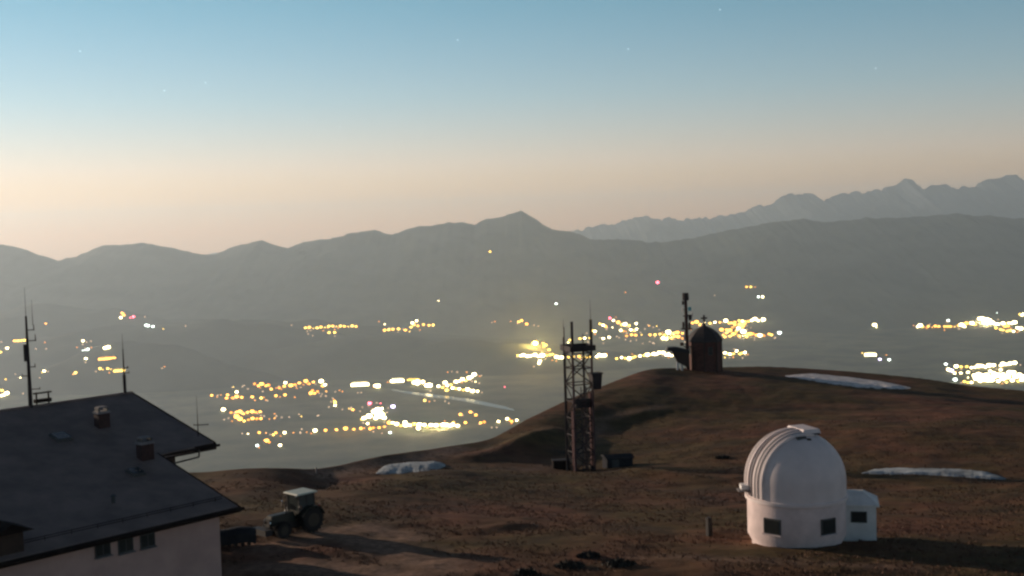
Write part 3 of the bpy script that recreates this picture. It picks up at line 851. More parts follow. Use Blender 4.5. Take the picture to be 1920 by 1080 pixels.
# ------------------------------------------------------------------ chapel, its mast and the lookout stand
CB = at(1322, 690, 193); CB.z = at(1322, 691, 193).z - 0.1
ppm = F_PX / 193.0
ch = empty('chapel', CB, R(12))
tag(ch, 'dark octagonal wooden chapel with a cross on its pointed dome roof', 'chapel')
rc_ = 2.72
wallm = MB().lathe([(rc_, -1.2), (rc_, 4.75)], 8, a0=R(22.5)).build('wall', M['chapel_wood'], ch)
MB().lathe([(rc_ * 1.07, 4.6), (rc_ * 1.07, 4.8), (rc_ * 0.97, 5.35), (rc_ * 0.78, 6.0), (rc_ * 0.5, 6.6), (rc_ * 0.24, 6.95), (0.28, 7.1), (0.28, 7.45), (0, 7.75)], 8, a0=R(22.5)).build('roof', M['chapel_roof'], ch)
cross = MB().box((0, 0, 8.2), (0.26, 0.22, 1.3)).box((0, 0, 8.35), (1.05, 0.2, 0.24))
cross.build('cross', M['steel_dark'], ch)
for k in range(8):
    t = 2 * math.pi * k / 8
    if k % 2 == 0:
        nrm = Vector((math.cos(t), math.sin(t), 0)); tan = Vector((-nrm.y, nrm.x, 0))
        rot = Matrix((tan, nrm, Vector((0, 0, 1)))).transposed()
        ap = rc_ * math.cos(R(22.5))
        w = MB().box(nrm * (ap + 0.01) + Vector((0, 0, 3.2)), (0.7, 0.08, 1.3), rot).build('window', M['frame_dark'], ch)
        MB().box(nrm * (ap + 0.06) + Vector((0, 0, 3.2)), (0.55, 0.03, 1.12), rot).build('pane', M['glass_dark'], w)
for k in range(8):
    t = R(22.5) + 2 * math.pi * k / 8
    MB().box((rc_ * 1.0 * math.cos(t), rc_ * 1.0 * math.sin(t), 1.8), (0.22, 0.22, 5.6), Matrix.Rotation(t, 3, 'Z')).build('corner_post', M['timber'], ch)
p = at(1290, 690, 192); p.z = at(1290, 691, 192).z - 0.2
e = empty('radio_mast', p); tag(e, 'tall dark radio mast with antenna clusters beside the chapel', 'mast')
LX = -0.012
def lx(z): return LX * z
MB().rod((0, 0, -0.5), (lx(12.3), 0, 12.3), 0.30, 0.24, 10).build('pole', M['steel_red'], e)
MB().rod((lx(11.5), 0, 11.3), (lx(12.5), 0, 12.5), 0.52, 0.5, 12).build('antenna_drum', M['steel_dark'], e)
for z, w in ((6.6, 0.95), (3.7, 0.6), (8.7, 0.55)):
    MB().rod((lx(z), 0, z), (lx(z), 0, z + 0.14), w, w, 12).build('platform', M['steel_dark'], e)
for z, dx, s, m_ in ((9.9, 0.6, (0.45, 0.4, 0.6), 'panel_teal'), (9.8, -0.52, (0.2, 0.3, 0.9), 'panel_white'), (8.9, 0.95, (0.25, 0.3, 0.8), 'panel_white'), (8.5, 0.62, (0.45, 0.4, 0.9), 'steel_dark'),
                     (7.3, -0.5, (0.3, 0.3, 1.0), 'steel_red'), (7.2, 0.5, (0.3, 0.3, 0.9), 'steel_dark'), (4.2, -0.85, (0.55, 0.4, 0.55), 'steel_red'), (5.3, -0.45, (0.25, 0.25, 0.9), 'panel_white'),
                     (1.9, -0.42, (0.22, 0.3, 1.9), 'panel_white'), (10.9, -0.45, (0.3, 0.3, 0.6), 'steel_dark')):
    o = MB().box((lx(z) + dx, 0, z), s).build('antenna_panel', M[m_], e, bevel=0.02)
    MB().rod((lx(z), 0, z), (lx(z) + dx, 0, z), 0.05, n=6).build('bracket', M['steel_dark'], o)
p = at(1274, 690, 191); p.z = at(1274, 691, 191).z - 0.2
e = empty('lookout_stand', p); tag(e, 'dark wedge-shaped lookout stand on pale posts left of the chapel', 'stand')
MB().prism([(-0.35, -0.5, 1.3), (1.5, -0.5, 0.2), (1.5, -0.5, 2.6), (0.2, -0.5, 3.1), (-1.3, -0.5, 3.2)], (0, 1.0, 0)).build('body', M['timber'], e)
MB().prism([(-2.05, -0.7, 3.22), (1.6, -0.7, 2.68), (1.6, -0.7, 3.2), (-0.6, -0.7, 3.75), (-1.9, -0.7, 3.7)], (0, 1.4, 0)).build('canopy', M['tarp'], e)
for x_ in (-0.35, 0.32):
    MB().box((x_, -0.3, 0.5), (0.32, 0.35, 1.7)).build('post', M['panel_white'], e, bevel=0.03)

# ------------------------------------------------------------------ tractor
TP = at(551, 1000, 70); TP.z = ground(TP.x, TP.y) + 0.02
HEAD = R(180 + 46)                  # the nose points left and a little towards the camera
tr = empty('tractor', TP, HEAD); tr.scale = (0.95, 0.95, 0.95)
tag(tr, 'dark tractor with a pale cab roof parked beside the house', 'tractor')
def wheel(x, y, r, w, name='wheel'):
    wh = MB().rod((x, y - w / 2, r), (x, y + w / 2, r), r * 0.55, n=20).build(name, M['rim'], tr)
    mb = MB()
    n = 28
    ring = []
    for i in range(n):
        t = 2 * math.pi * i / n
        row = []
        for (q, yy) in ((r * 0.55, -w / 2), (r * 0.86, -w / 2), (r * 0.97, -w * 0.36), (r, 0), (r * 0.97, w * 0.36), (r * 0.86, w / 2), (r * 0.55, w / 2)):
            row.append(mb.bm.verts.new((x + q * math.cos(t), y + yy, r + q * math.sin(t))))
        ring.append(row)
    for i in range(n):
        A_, B_ = ring[i], ring[(i + 1) % n]
        for k in range(6): mb.bm.faces.new((A_[k], A_[k + 1], B_[k + 1], B_[k]))
    for i in range(18):             # lugs
        t = 2 * math.pi * i / 18
        for s in (-1, 1):
            tt = t + (0.17 if s > 0 else 0)
            mb.box((x + (r + 0.0) * math.cos(tt), y + s * w * 0.25, r + r * math.sin(tt)), (0.09, w * 0.5, 0.06), Matrix.Rotation(-tt + math.pi / 2, 3, 'Y') @ Matrix.Rotation(s * 0.5, 3, 'Z'))
    mb.build('tyre', M['tyre'], wh)
for s in (-1, 1):
    wheel(-0.85, s * 0.78, 0.78, 0.44)
    wheel(1.25, s * 0.70, 0.50, 0.30)
    f = MB()
    pts = [(-0.85 + 0.90 * math.cos(t), s * 0.78 - 0.26, 0.78 + 0.90 * math.sin(t)) for t in np.linspace(R(20), R(165), 12)]
    pts += [(-0.85 + 0.84 * math.cos(t), s * 0.78 - 0.26, 0.78 + 0.84 * math.sin(t)) for t in np.linspace(R(165), R(20), 12)]
    f.prism(pts, (0, 0.52, 0)).build('mudguard', M['tractor_green'], tr)
    MB().rod((1.92, s * 0.27, 1.02), (1.99, s * 0.27, 1.02), 0.10, n=14).build('headlight', M['lens'], tr)
    MB().box((-1.32, s * 0.95, 1.62), (0.06, 0.14, 0.1)).build('tail_lamp', M['lamp_red_lens'], tr)
MB().box((0.95, 0, 1.08), (1.9, 0.66, 0.62), taper=0.88).build('bonnet', M['tractor_green'], tr, bevel=0.05)
MB().box((1.93, 0, 0.98), (0.06, 0.52, 0.5)).build('grille', M['tractor_dark'], tr)
MB().box((0.25, 0, 0.62), (2.7, 0.5, 0.42)).build('chassis', M['tractor_dark'], tr)
MB().rod((1.25, -0.7, 0.5), (1.25, 0.7, 0.5), 0.08, n=8).build('axle', M['tractor_dark'], tr)
MB().rod((-0.85, -0.7, 0.78), (-0.85, 0.7, 0.78), 0.12, n=8).build('axle', M['tractor_dark'], tr)
MB().rod((0.7, 0.26, 1.3), (0.7, 0.26, 2.15), 0.045, n=8).build('exhaust', M['steel_dark'], tr)
cab = MB().box((-0.62, 0, 1.16), (1.25, 1.25, 0.5)).build('cab', M['tractor_green'], tr, bevel=0.04)
for x_ in (-1.2, -0.62, -0.04):
    for s in (-1, 1):
        MB().box((x_, s * 0.6, 1.9), (0.07, 0.07, 1.05)).build('pillar', M['tractor_dark'], cab)
for (c, s) in (((-0.91, 0.6, 1.9), (0.5, 0.02, 0.98)), ((-0.91, -0.6, 1.9), (0.5, 0.02, 0.98)), ((-0.33, 0.6, 1.9), (0.5, 0.02, 0.98)), ((-0.33, -0.6, 1.9), (0.5, 0.02, 0.98)),
               ((-0.04, 0, 1.9), (0.02, 1.12, 0.98)), ((-1.2, 0, 1.9), (0.02, 1.12, 0.98))):
    MB().box(c, s).build('pane', None or M['cab_glass'], cab)
MB().box((-0.62, 0, 2.46), (1.6, 1.55, 0.09), taper=0.94).build('cab_roof', M['roof_pale'], cab, bevel=0.03)
for s in (-1, 1):
    MB().rod((0.12, s * 0.55, 2.36), (0.2, s * 0.55, 2.36), 0.075, n=12).build('work_lamp', M['lens'], cab)
    m_ = MB().rod((0.0, s * 0.62, 1.7), (0.12, s * 0.95, 1.75), 0.02, n=6).build('mirror_arm', M['tractor_dark'], cab)
    MB().box((0.12, s * 0.98, 1.75), (0.04, 0.18, 0.28), Matrix.Rotation(R(10 * s), 3, 'Z')).build('mirror', M['lens'], cab)
MB().box((2.35, 0, 0.55), (0.5, 1.5, 0.35)).box((2.12, 0, 0.6), (0.2, 0.5, 0.3)).build('front_weight', M['tractor_dark'], tr)

# ------------------------------------------------------------------ posts, snow patches, shrubs, grass
def post(px, py, Y, h, w, label, m='wood_grey'):
    p = at(px, py, Y); p.z = ground(p.x, p.y)
    o = MB().box((0, 0, h / 2 - 0.15), (w, w, h + 0.3), taper=0.9).build('wooden_post', M[m])
    o.location = p; o.rotation_euler = (0.02, -0.03, 0.4)
    tag(o, label, 'post')
post(1330, 1004, 68.5, 1.1, 0.30, 'short dark wooden post in the grass near the observatory')
post(593, 880, 100, 0.55, 0.12, 'tiny pale marker post on the grassy skyline', 'concrete')

def snow_patch(outline, Ymid, th_m, m, label):
    """outline: list of (px, py_top, py_bot) across the patch; py is turned into ground distance on the local slope"""
    pm = outline[len(outline) // 2]
    z0 = ground(*at(pm[0], (pm[1] + pm[2]) / 2, Ymid).xy)
    mb = MB(); rows = []
    nk = 9
    xs = np.linspace(outline[0][0], outline[-1][0], 110)
    tp = np.interp(xs, [o[0] for o in outline], [o[1] for o in outline]); bt = np.interp(xs, [o[0] for o in outline], [o[2] for o in outline])
    tops = []
    for i, px in enumerate(xs):
        row = []
        e0 = 0.9 * perlin(np.array([px / 16.0]), np.array([1.5]))[0]; e1 = 1.1 * perlin(np.array([px / 13.0]), np.array([7.5]))[0] + 0.3 * perlin(np.array([px / 4.3]), np.array([3.5]))[0]
        for k in range(nk):
            f = k / (nk - 1)
            py = (tp[i] + e0) * (1 - f) + (bt[i] + e1) * f
            d = ray(px, py)
            # march the ground
            Ys = np.arange(Ymid * 0.72, Ymid * 1.28, 0.25)
            g_ = ground_np(d.x * Ys, Ys); zz = CAM_Z + d.z * Ys
            hit = np.nonzero(zz <= g_)[0]
            Y = Ys[hit[0]] if len(hit) else Ymid
            edge = min(1.0, 3.2 * min(f, 1 - f) + 0.02) * min(1.0, 6 * min(i, len(xs) - 1 - i) / len(xs) + 0.05)
            x, y = d.x * Y, Y
            z = ground(x, y) - 0.05 + (th_m + 0.05) * edge ** 0.6 * (0.85 + 0.3 * perlin(np.array([x / 3.1]), np.array([y / 3.1]))[0])
            row.append(mb.bm.verts.new((x, y, z)))
        rows.append(row)
    for A_, B_ in zip(rows, rows[1:]):
        for k in range(nk - 1): mb.bm.faces.new((A_[k], A_[k + 1], B_[k + 1], B_[k]))
    o = mb.build('snow_patch', M[m], smooth=True)
    tag(o, label, 'snow patch', 'old snow patches on the summit grass')
snow_patch([(1468, 704, 706), (1490, 702, 709), (1520, 700, 714), (1550, 702, 720), (1600, 707, 726), (1650, 714, 729), (1690, 722, 730), (1712, 727, 730)], 178, 0.14, 'snow', 'long pale snow patch just below the hill crest right of the chapel')
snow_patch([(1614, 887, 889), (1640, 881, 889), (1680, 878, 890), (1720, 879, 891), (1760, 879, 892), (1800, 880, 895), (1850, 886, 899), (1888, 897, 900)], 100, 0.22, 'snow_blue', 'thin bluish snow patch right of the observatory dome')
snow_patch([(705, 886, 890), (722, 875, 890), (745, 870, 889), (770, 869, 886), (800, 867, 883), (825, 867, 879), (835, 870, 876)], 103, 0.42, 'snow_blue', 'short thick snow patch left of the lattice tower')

def leaf_clump(px, py, Y, rx, rz, n, label):
    p = at(px, py, Y); p.z = ground(p.x, p.y)
    e = empty('dwarf_shrub', p); tag(e, label, 'shrub', 'dark dwarf shrubs in the grass')
    mb = MB()
    for i in range(n):
        u = rng.normal(size=3); u /= np.linalg.norm(u); r_ = rng.random() ** 0.5
        c = Vector((u[0] * rx * r_, u[1] * rx * 0.7 * r_, abs(u[2]) * rz * r_ + 0.03))
        q = Euler(tuple(rng.random(3) * 6.28)).to_matrix()
        s = 0.05 + 0.06 * rng.random()
        a_, b_, c_ = (mb.bm.verts.new(c + q @ Vector(v)) for v in ((-s, 0, 0), (s, 0, 0), (0, s * 2.2, 0)))
        mb.bm.faces.new((a_, b_, c_))
    mb.build('crown', M['shrub'], e)
    mb = MB()
    for i in range(6):
        t = i / 6 * 6.28
        mb.rod((0, 0, -0.1), (math.cos(t) * rx * 0.6, math.sin(t) * rx * 0.45, rz * 0.6), 0.03, 0.012, 5)
    mb.build('stem', M['timber'], e)
for (px, py, Y, rx, rz, lab) in ((1105, 1044, 62.2, 0.75, 0.35, 'small dark dwarf shrub above the bottom pair'), (1068, 1066, 59.8, 0.9, 0.4, 'dark dwarf shrub at the bottom edge, left of its pair'),
                                 (1160, 1066, 59.8, 1.0, 0.35, 'wide dark dwarf shrub at the bottom edge, right of its pair'), (985, 1078, 58.6, 0.7, 0.3, 'low dark dwarf shrub apart at the bottom edge'),
                                 (1355, 862, 118, 0.9, 0.45, 'dark dwarf shrub on the slope left of the observatory dome')):
    leaf_clump(px, py, Y, rx * 0.85, rz * 0.6, 420, lab)

# dry grass tufts
NT = 30000
tth = (rng.random(NT) * 2 - 1) * R(27)
trr = 50 * (150 / 50) ** (rng.random(NT))
tx, ty = trr * np.sin(tth), trr * np.cos(tth)
dens = fbm(tx / 6, ty / 6, 3)
keep = (dens + 0.25 * rng.random(NT) > -0.05) & (trr < np.interp(tth, cr_th, cr_r) - 2)
# keep the house, observatory and yard clear
keep &= ~((tx * UA.x + ty * UA.y < 33.5) & (tx * UT.x + ty * UT.y + H0 < 15.6))
keep &= np.hypot(tx - OB.x, ty - OB.y) > 2.9
for tr_, w_ in zip(TRACKS[:3], TW[:3]):
    P = [at(*p) for p in tr_]
    for a_, b_ in zip(P, P[1:]):
        d_, _ = seg_dist(tx, ty, a_, b_); keep &= d_ > w_ * 0.8
tx, ty = tx[keep], ty[keep]; tz = ground_np(tx, ty)
nb = 5
vs = np.zeros((len(tx), nb, 3, 3))
for b_ in range(nb):
    ang = rng.random(len(tx)) * 6.28; ln = 0.05 + 0.11 * rng.random(len(tx)); lean = 0.25 + 0.6 * rng.random(len(tx)); wd_ = 0.02 + 0.025 * rng.random(len(tx))
    ca, sa = np.cos(ang), np.sin(ang)
    ox, oy = 0.10 * ca, 0.10 * sa
    for k, (sx, up_) in enumerate(((-1, 0), (1, 0), (0, 1))):
        vs[:, b_, k, 0] = tx + ox - sa * wd_ * sx + ca * lean * ln * up_
        vs[:, b_, k, 1] = ty + oy + ca * wd_ * sx + sa * lean * ln * up_
        vs[:, b_, k, 2] = tz - 0.02 + ln * up_
co = vs.reshape(-1, 3)
me = bpy.data.meshes.new('dry_grass')
me.vertices.add(len(co)); me.vertices.foreach_set('co', co.ravel().astype(np.float32))
nf = len(co) // 3
me.loops.add(len(co)); me.loops.foreach_set('vertex_index', np.arange(len(co), dtype=np.int32))
me.polygons.add(nf); me.polygons.foreach_set('loop_start', np.arange(0, len(co), 3, dtype=np.int32)); me.polygons.foreach_set('loop_total', np.full(nf, 3, dtype=np.int32))
me.update(calc_edges=True)
M['dry_grass'] = mat('dry_grass', (0.125, 0.060, 0.034), 0.9, 0.3, 0.25)
tag(link_mesh('grass', me, M['dry_grass']), 'dry brown grass tufts over the summit', 'grass', kind='stuff')

# ------------------------------------------------------------------ the lights of the valley
def lamp_mesh(kind, r):
    """a mast with a broad glowing lantern"""
    bm = bmesh.new()
    def ringv(rad, z, n=8): return [bm.verts.new((rad * math.cos(2 * math.pi * i / n), rad * math.sin(2 * math.pi * i / n), z)) for i in range(n)]
    def skin(A_, B_, mi):
        n = len(A_)
        for i in range(n):
            f = bm.faces.new((A_[i], A_[(i + 1) % n], B_[(i + 1) % n], B_[i])); f.material_index = mi
    h = 7 + r * 0.6
    a, b = ringv(0.5, -4), ringv(0.35, h); skin(a, b, 0)
    rg = [ringv(r * q, h + r * z) for q, z in ((0.35, 0), (0.85, 0.25), (1.0, 0.65), (0.85, 1.05), (0.35, 1.3))]
    for A_, B_ in zip(rg, rg[1:]): skin(A_, B_, 1)
    f = bm.faces.new(rg[0][::-1]); f.material_index = 1
    f = bm.faces.new(rg[-1]); f.material_index = 0
    me = bpy.data.meshes.new('street_lamp'); bm.to_mesh(me); bm.free()
    me.materials.append(M['mast_far']); me.materials.append(M['glow_' + kind])
    return me
LM = {}
COLW = {'amber': 'amber', 'orange': 'deep orange', 'dim': 'faint', 'white': 'bright white', 'cold': 'cold white', 'yellow': 'yellow', 'red': 'red', 'violet': 'violet'}
LAMPS = []
LG = {}
def lights(place, items, ox=0.0, oy=0.0, sc=1.0):
    """items: (x, y, colour letter + size digit)"""
    for (x, y, c) in items:
        kind = {'a': 'amber', 'o': 'orange', 'd': 'dim', 'w': 'white', 'c': 'cold', 'y': 'yellow', 'r': 'red', 'v': 'violet'}[c[0]]
        px, py = ox + x / sc, oy + y / sc
        LAMPS.append((place, kind, c[1], px, py))
def build_lamps():
    tiny = []
    named = {}
    for (place, kind, dg, px, py) in LAMPS:
        p = land(px, py + 1.0)
        c = '_' + dg
        sz = {'1': 1.7, '2': 3.6, '3': 5.4, '4': 7.0}[c[1]]
        k = (kind, c[1])
        rr0 = sz * 8500 / F_PX        # lantern radius at the distance of the near town
        if k not in LM: LM[k] = lamp_mesh(kind, rr0)
        s = min(max(p.y / 8500.0, 0.9), 1.7) * (0.9 + 0.2 * random.random()) * 0.74
        if dg == '1':
            tiny.append((LM[k], Matrix.Translation(p) @ Matrix.Diagonal((s, s, s, 1)), kind)); continue
        street = kind in ('amber', 'orange', 'yellow', 'dim')  # alike lamps, named by colour alone: warm ones street lamps, the rest floodlights
        o = bpy.data.objects.new('street_lamp' if street else 'floodlight', LM[k]); COL.objects.link(o); o.location = p
        o.scale = (s, s, s); o.rotation_euler = (0, 0, random.random())
        size = {'2': 'small', '3': 'large', '4': 'very large'}[dg]
        named.setdefault((size, kind, place), []).append((px, o))
        if dg == '4' or (dg == '3' and len(LAMPS) and random.random() < 0.25):      # the strongest lamps also light the air and ground round them
            k_ = (kind, dg)
            if k_ not in LG:
                g_ = bpy.data.lights.new('lamp_glow', 'POINT'); g_.shadow_soft_size = 8
                g_.energy = 1.8e7 if dg == '4' else 1.0e7; g_.color = {'white': (1.0, 0.74, 0.36), 'amber': (1.0, 0.46, 0.08), 'yellow': (1.0, 0.62, 0.14)}.get(kind, (1, 0.8, 0.6)); LG[k_] = g_
            go = bpy.data.objects.new('lamp_glow', LG[k_]); COL.objects.link(go); go.location = p + Vector((0, 0, 30)); go['kind'] = 'helper'
    ORD = ['', 'second', 'third', 'fourth', 'fifth', 'sixth', 'seventh', 'eighth', 'ninth', 'tenth', 'eleventh', 'twelfth', 'thirteenth', 'fourteenth', 'fifteenth']
    for (size, kind, place), lst in named.items():
        lst.sort(key=lambda q: q[0])
        word = f"{size} {COLW[kind]} {'light' if kind in ('red', 'violet') else 'lamp'}"
        for i, (_, o) in enumerate(lst):
            place_ = place
            cat = 'street lamp' if o.name.startswith('street') else 'floodlight'
            if len(lst) == 1: lab = f'{word} {place}'
            elif len(lst) <= 15: lab = ('leftmost ' if i == 0 else ORD[i] + ' from left ') + f'{word} {place}'
            else: lab = f'{word} {place}'
            tag(o, lab, cat, f'{COLW[kind]} lamps {place}')
    # the faintest specks, too small to tell apart, as one mass
    vs, fs, mi, mats = [], [], [], []
    for me, mx, kind in tiny:
        b0 = len(vs)
        vs += [tuple(mx @ v.co) for v in me.vertices]
        for m_ in me.materials:
            if m_ not in mats: mats.append(m_)
        for f in me.polygons:
            fs.append([b0 + q for q in f.vertices]); mi.append(mats.index(me.materials[f.material_index]))
    me = bpy.data.meshes.new('distant_lamps'); me.from_pydata(vs, [], fs)
    for m_ in mats: me.materials.append(m_)
    me.polygons.foreach_set('material_index', mi)
    o = bpy.data.objects.new('distant_lamps', me); COL.objects.link(o)
    tag(o, 'faint specks of light scattered over the valley', 'lights', kind='stuff')
def hall(px, py, wpx, hpx, kind, label):
    """a long floodlit hall: wall, roof and glowing front"""
    p = land(px, py + hpx / 2)
    k = p.y / F_PX
    L, Hh = wpx * k, max(hpx * k * 0.8, 9.0)
    az = -math.atan2(p.x, p.y)
    e = empty('lit_hall', p, az); tag(e, label, 'hall')
    D = 30.0
    MB().box((0, D / 2, Hh * 0.4), (L, D, Hh * 1.2)).build('wall', M['hall_wall'], e)
    MB().prism([(-L / 2 - 1, -0.8, Hh), (-L / 2 - 1, D + 0.8, Hh), (-L / 2 - 1, D / 2, Hh + 4)], (L + 2, 0, 0)).build('roof', M['mast_far'], e)
    n = max(3, int(L / 22))
    wm = MB().box((0, 0, 0), (L / n * 0.82, 0.5, Hh * 0.72)).mesh('lit_window', M['glow_' + kind])
    for i in range(n):
        o = link_mesh('lit_window', wm, None, e); o.location = (-L / 2 + (i + 0.5) * L / n, -0.3, Hh * 0.52)
    rm = MB().box((0, 0, 0), (L * 0.8, 3, 1.2)).build('skylight', M['glow_' + kind], e)
    rm.location = (0, D / 2, Hh + 4.2)

near = 'in the near town'
lights(near, [(185, 152, 'y1'), (205, 190, 'w2'), (55, 207, 'a2'), (110, 200, 'o1'), (150, 205, 'a2'), (145, 225, 'a2'), (180, 225, 'o2'), (205, 220, 'a3'), (235, 222, 'a2'), (298, 220, 'a2'),
              (352, 225, 'y2'), (368, 215, 'o1'), (312, 140, 'o2'), (335, 150, 'a2'), (355, 145, 'a3'), (380, 150, 'a2'), (395, 150, 'o3'), (412, 172, 'a2'), (440, 160, 'o1'), (460, 165, 'o2'),
              (497, 133, 'w2'), (490, 155, 'a2'), (530, 155, 'a3'), (555, 145, 'o2'), (580, 135, 'a2'), (605, 138, 'o1'), (620, 128, 'a3'), (665, 128, 'a2'), (640, 140, 'o2'), (712, 130, 'w3'),
              (735, 145, 'w2'), (720, 152, 'a2'), (650, 200, 'a3'), (672, 195, 'a2'), (690, 185, 'o2'), (742, 180, 'a1'), (710, 208, 'd1'), (660, 180, 'o2'), (440, 210, 'a2'), (465, 212, 'o1'),
              (495, 208, 'a2'), (272, 165, 'd1'), (238, 150, 'd1')], 380, 680, 3.2)
blk = 'in the block at the near town edge'
lights(blk, [(125, 298, 'w3'), (155, 340, 'd1'), (172, 313, 'o2'), (205, 310, 'a2'), (225, 312, 'a3'), (245, 318, 'a2'), (270, 312, 'a2'), (298, 312, 'a3'), (320, 310, 'o2'), (345, 308, 'a2'),
             (205, 345, 'a4'), (225, 358, 'a4'), (250, 362, 'y2'), (275, 355, 'o2'), (300, 350, 'a3'), (325, 350, 'o2'), (350, 348, 'a2'), (432, 315, 'o1'), (433, 340, 'a1'), (400, 345, 'o1')], 380, 680, 3.2)
row = 'along the straight road nearest the summit'
lights(row, [(237, 432, 'd1'), (272, 433, 'w1'), (340, 433, 'a2'), (380, 432, 'o1'), (425, 445, 'y2'), (440, 432, 'a2'), (492, 432, 'w2'), (545, 428, 'o1'), (585, 425, 'd1'), (625, 424, 'o1'),
             (675, 423, 'w3'), (738, 420, 'a2'), (803, 415, 'a2'), (858, 412, 'a3'), (908, 412, 'a2'), (950, 408, 'a2'), (1005, 412, 'a2'), (1025, 405, 'o2'), (1060, 400, 'a2'), (1090, 398, 'o2'), (1125, 430, 'c2'), (970, 400, 'o1')], 380, 680, 3.2)
lone = 'standing apart between the near town lights'
lights(lone, [(385, 485, 'a3'), (400, 490, 'o2'), (328, 512, 'c2'), (465, 510, 'w2'), (370, 475, 'o1'), (520, 333, 'd1'), (593, 330, 'y1'), (688, 325, 'd1'), (795, 255, 'y2'), (795, 268, 'w2'), (780, 220, 'd1'), (793, 243, 'y2'), (838, 288, 'd1'),
              (878, 282, 'y1'), (902, 295, 'a2'), (945, 297, 'd1'), (838, 180, 'o1'), (932, 188, 'd1'), (1333, 240, 'y2'), (1455, 237, 'd1'), (1392, 235, 'd1'), (1003, 262, 'r3'), (1143, 283, 'v3'),
              (1068, 250, 'r1'), (1812, 152, 'r1'), (1547, 325, 'a2'), (1607, 310, 'a2'), (1640, 328, 'a2'), (1577, 373, 'a2'), (1668, 373, 'a2'), (1690, 368, 'o2'), (1775, 368, 'w2'), (1828, 352, 'w2'),
              (1855, 365, 'a2'), (1885, 358, 'w2'), (1735, 398, 'd1'), (1840, 356, 'o2')], 380, 680, 3.2)
big = 'in the near town centre'
lights(big, [(1050, 300, 'w4'), (1075, 290, 'w2'), (1030, 315, 'w4'), (1000, 345, 'w4'), (970, 350, 'w3'), (955, 352, 'y2'), (1070, 345, 'w4'), (1090, 350, 'w3'), (1045, 330, 'w3'), (990, 378, 'w2'), (1065, 325, 'w4'), (1085, 320, 'w2'), (1040, 352, 'w3'),
             (1120, 380, 'a3'), (1140, 372, 'w2'), (1165, 385, 'w3'), (1190, 390, 'a2'), (1215, 375, 'w3'), (1220, 395, 'w4'), (1245, 385, 'w2'), (1270, 385, 'y3'), (1300, 390, 'w3'), (1295, 410, 'w3'), (1330, 390, 'w3'), (1350, 398, 'a2'),
             (1370, 390, 'w3'), (1400, 395, 'w3'), (1420, 385, 'y2'), (1440, 390, 'w3'), (1460, 395, 'w4'), (1485, 390, 'w2'), (1500, 390, 'w3'), (1530, 395, 'w3'), (1505, 370, 'a2')], 380, 680, 3.2)
ind = 'around the white halls beyond the near town'
lights(ind, [(1052, 160, 'w4'), (1035, 150, 'w2'), (1270, 138, 'w3'), (1290, 128, 'w3'), (1290, 142, 'w3'), (1320, 132, 'w3'), (1345, 155, 'w3'), (1362, 158, 'w4'), (1415, 155, 'w2'), (1455, 135, 'w3'), (1468, 150, 'w2'), (1490, 145, 'y2'), (1520, 130, 'w3'), (1540, 122, 'w2'),
             (1560, 115, 'w3'), (1580, 120, 'y2'), (1600, 110, 'w3'), (1630, 90, 'w3'), (1615, 98, 'w2'), (1637, 120, 'w1'), (1495, 62, 'd1'), (1530, 65, 'd1'), (1585, 65, 'o1'), (1500, 165, 'w2'), (1520, 168, 'y2'), (1540, 170, 'w2'), (1590, 178, 'w3'), (1565, 175, 'y2'),
             (1620, 188, 'w3'), (1650, 182, 'w2'), (1465, 180, 'y3'), (1440, 160, 'y2'), (1110, 125, 'o1')], 380, 680, 3.2)
hall(675, 721, 34, 8, 'white', 'long dazzling white hall, leftmost of those beyond the near town')
hall(745, 714, 26, 8, 'white', 'shorter dazzling white hall above the river reach')
hall(775, 712, 24, 3, 'yellow', 'thin yellow lit hall beside the white hall above the river')

mid = 'in the row behind the lattice tower'
lights(mid, [(228, 290, 'y2'), (245, 292, 'w2'), (260, 292, 'w3'), (285, 300, 'w3'), (305, 293, 'w2'), (330, 292, 'w3'), (352, 300, 'w2'), (375, 300, 'w4'), (400, 292, 'y2'), (420, 285, 'y2'), (435, 280, 'y2'), (460, 303, 'w3'), (475, 303, 'w2'), (490, 305, 'w3'), (530, 300, 'y2'),
             (560, 298, 'y2'), (595, 297, 'a2'), (620, 298, 'y2'), (640, 298, 'y2'), (665, 296, 'y2'), (700, 295, 'w2'), (718, 294, 'w3'), (730, 293, 'w3'), (748, 295, 'w3'), (355, 340, 'w2'), (360, 325, 'w2'), (415, 255, 'y2'), (395, 228, 'y2'), (385, 238, 'a2'), (380, 215, 'a2')], 900, 580, 3.2)
lef = 'in the row left of the chapel'
lights(lef, [(820, 307, 'y2'), (850, 303, 'w2'), (872, 306, 'y2'), (895, 312, 'w3'), (915, 303, 'y2'), (930, 298, 'y2'), (960, 293, 'w2'), (985, 290, 'y2'), (1005, 292, 'w3'), (1025, 285, 'y2'), (1045, 285, 'w3'), (1062, 280, 'w2'), (1075, 275, 'w3'), (1100, 275, 'w3'), (1115, 285, 'w2'), (1130, 288, 'w3'), (1150, 290, 'w2')], 900, 580, 3.2)
rgt = 'in the low row right of the chapel'
lights(rgt, [(1470, 275, 'w2'), (1485, 278, 'y2'), (1500, 280, 'w2'), (1520, 278, 'y2'), (1540, 262, 'w2'), (1560, 280, 'y2'), (1575, 272, 'y2'), (1590, 272, 'w2'), (1520, 295, 'o1'), (1470, 297, 'y1')], 900, 580, 3.2)
up1 = 'in the upper cluster between tower and mast'
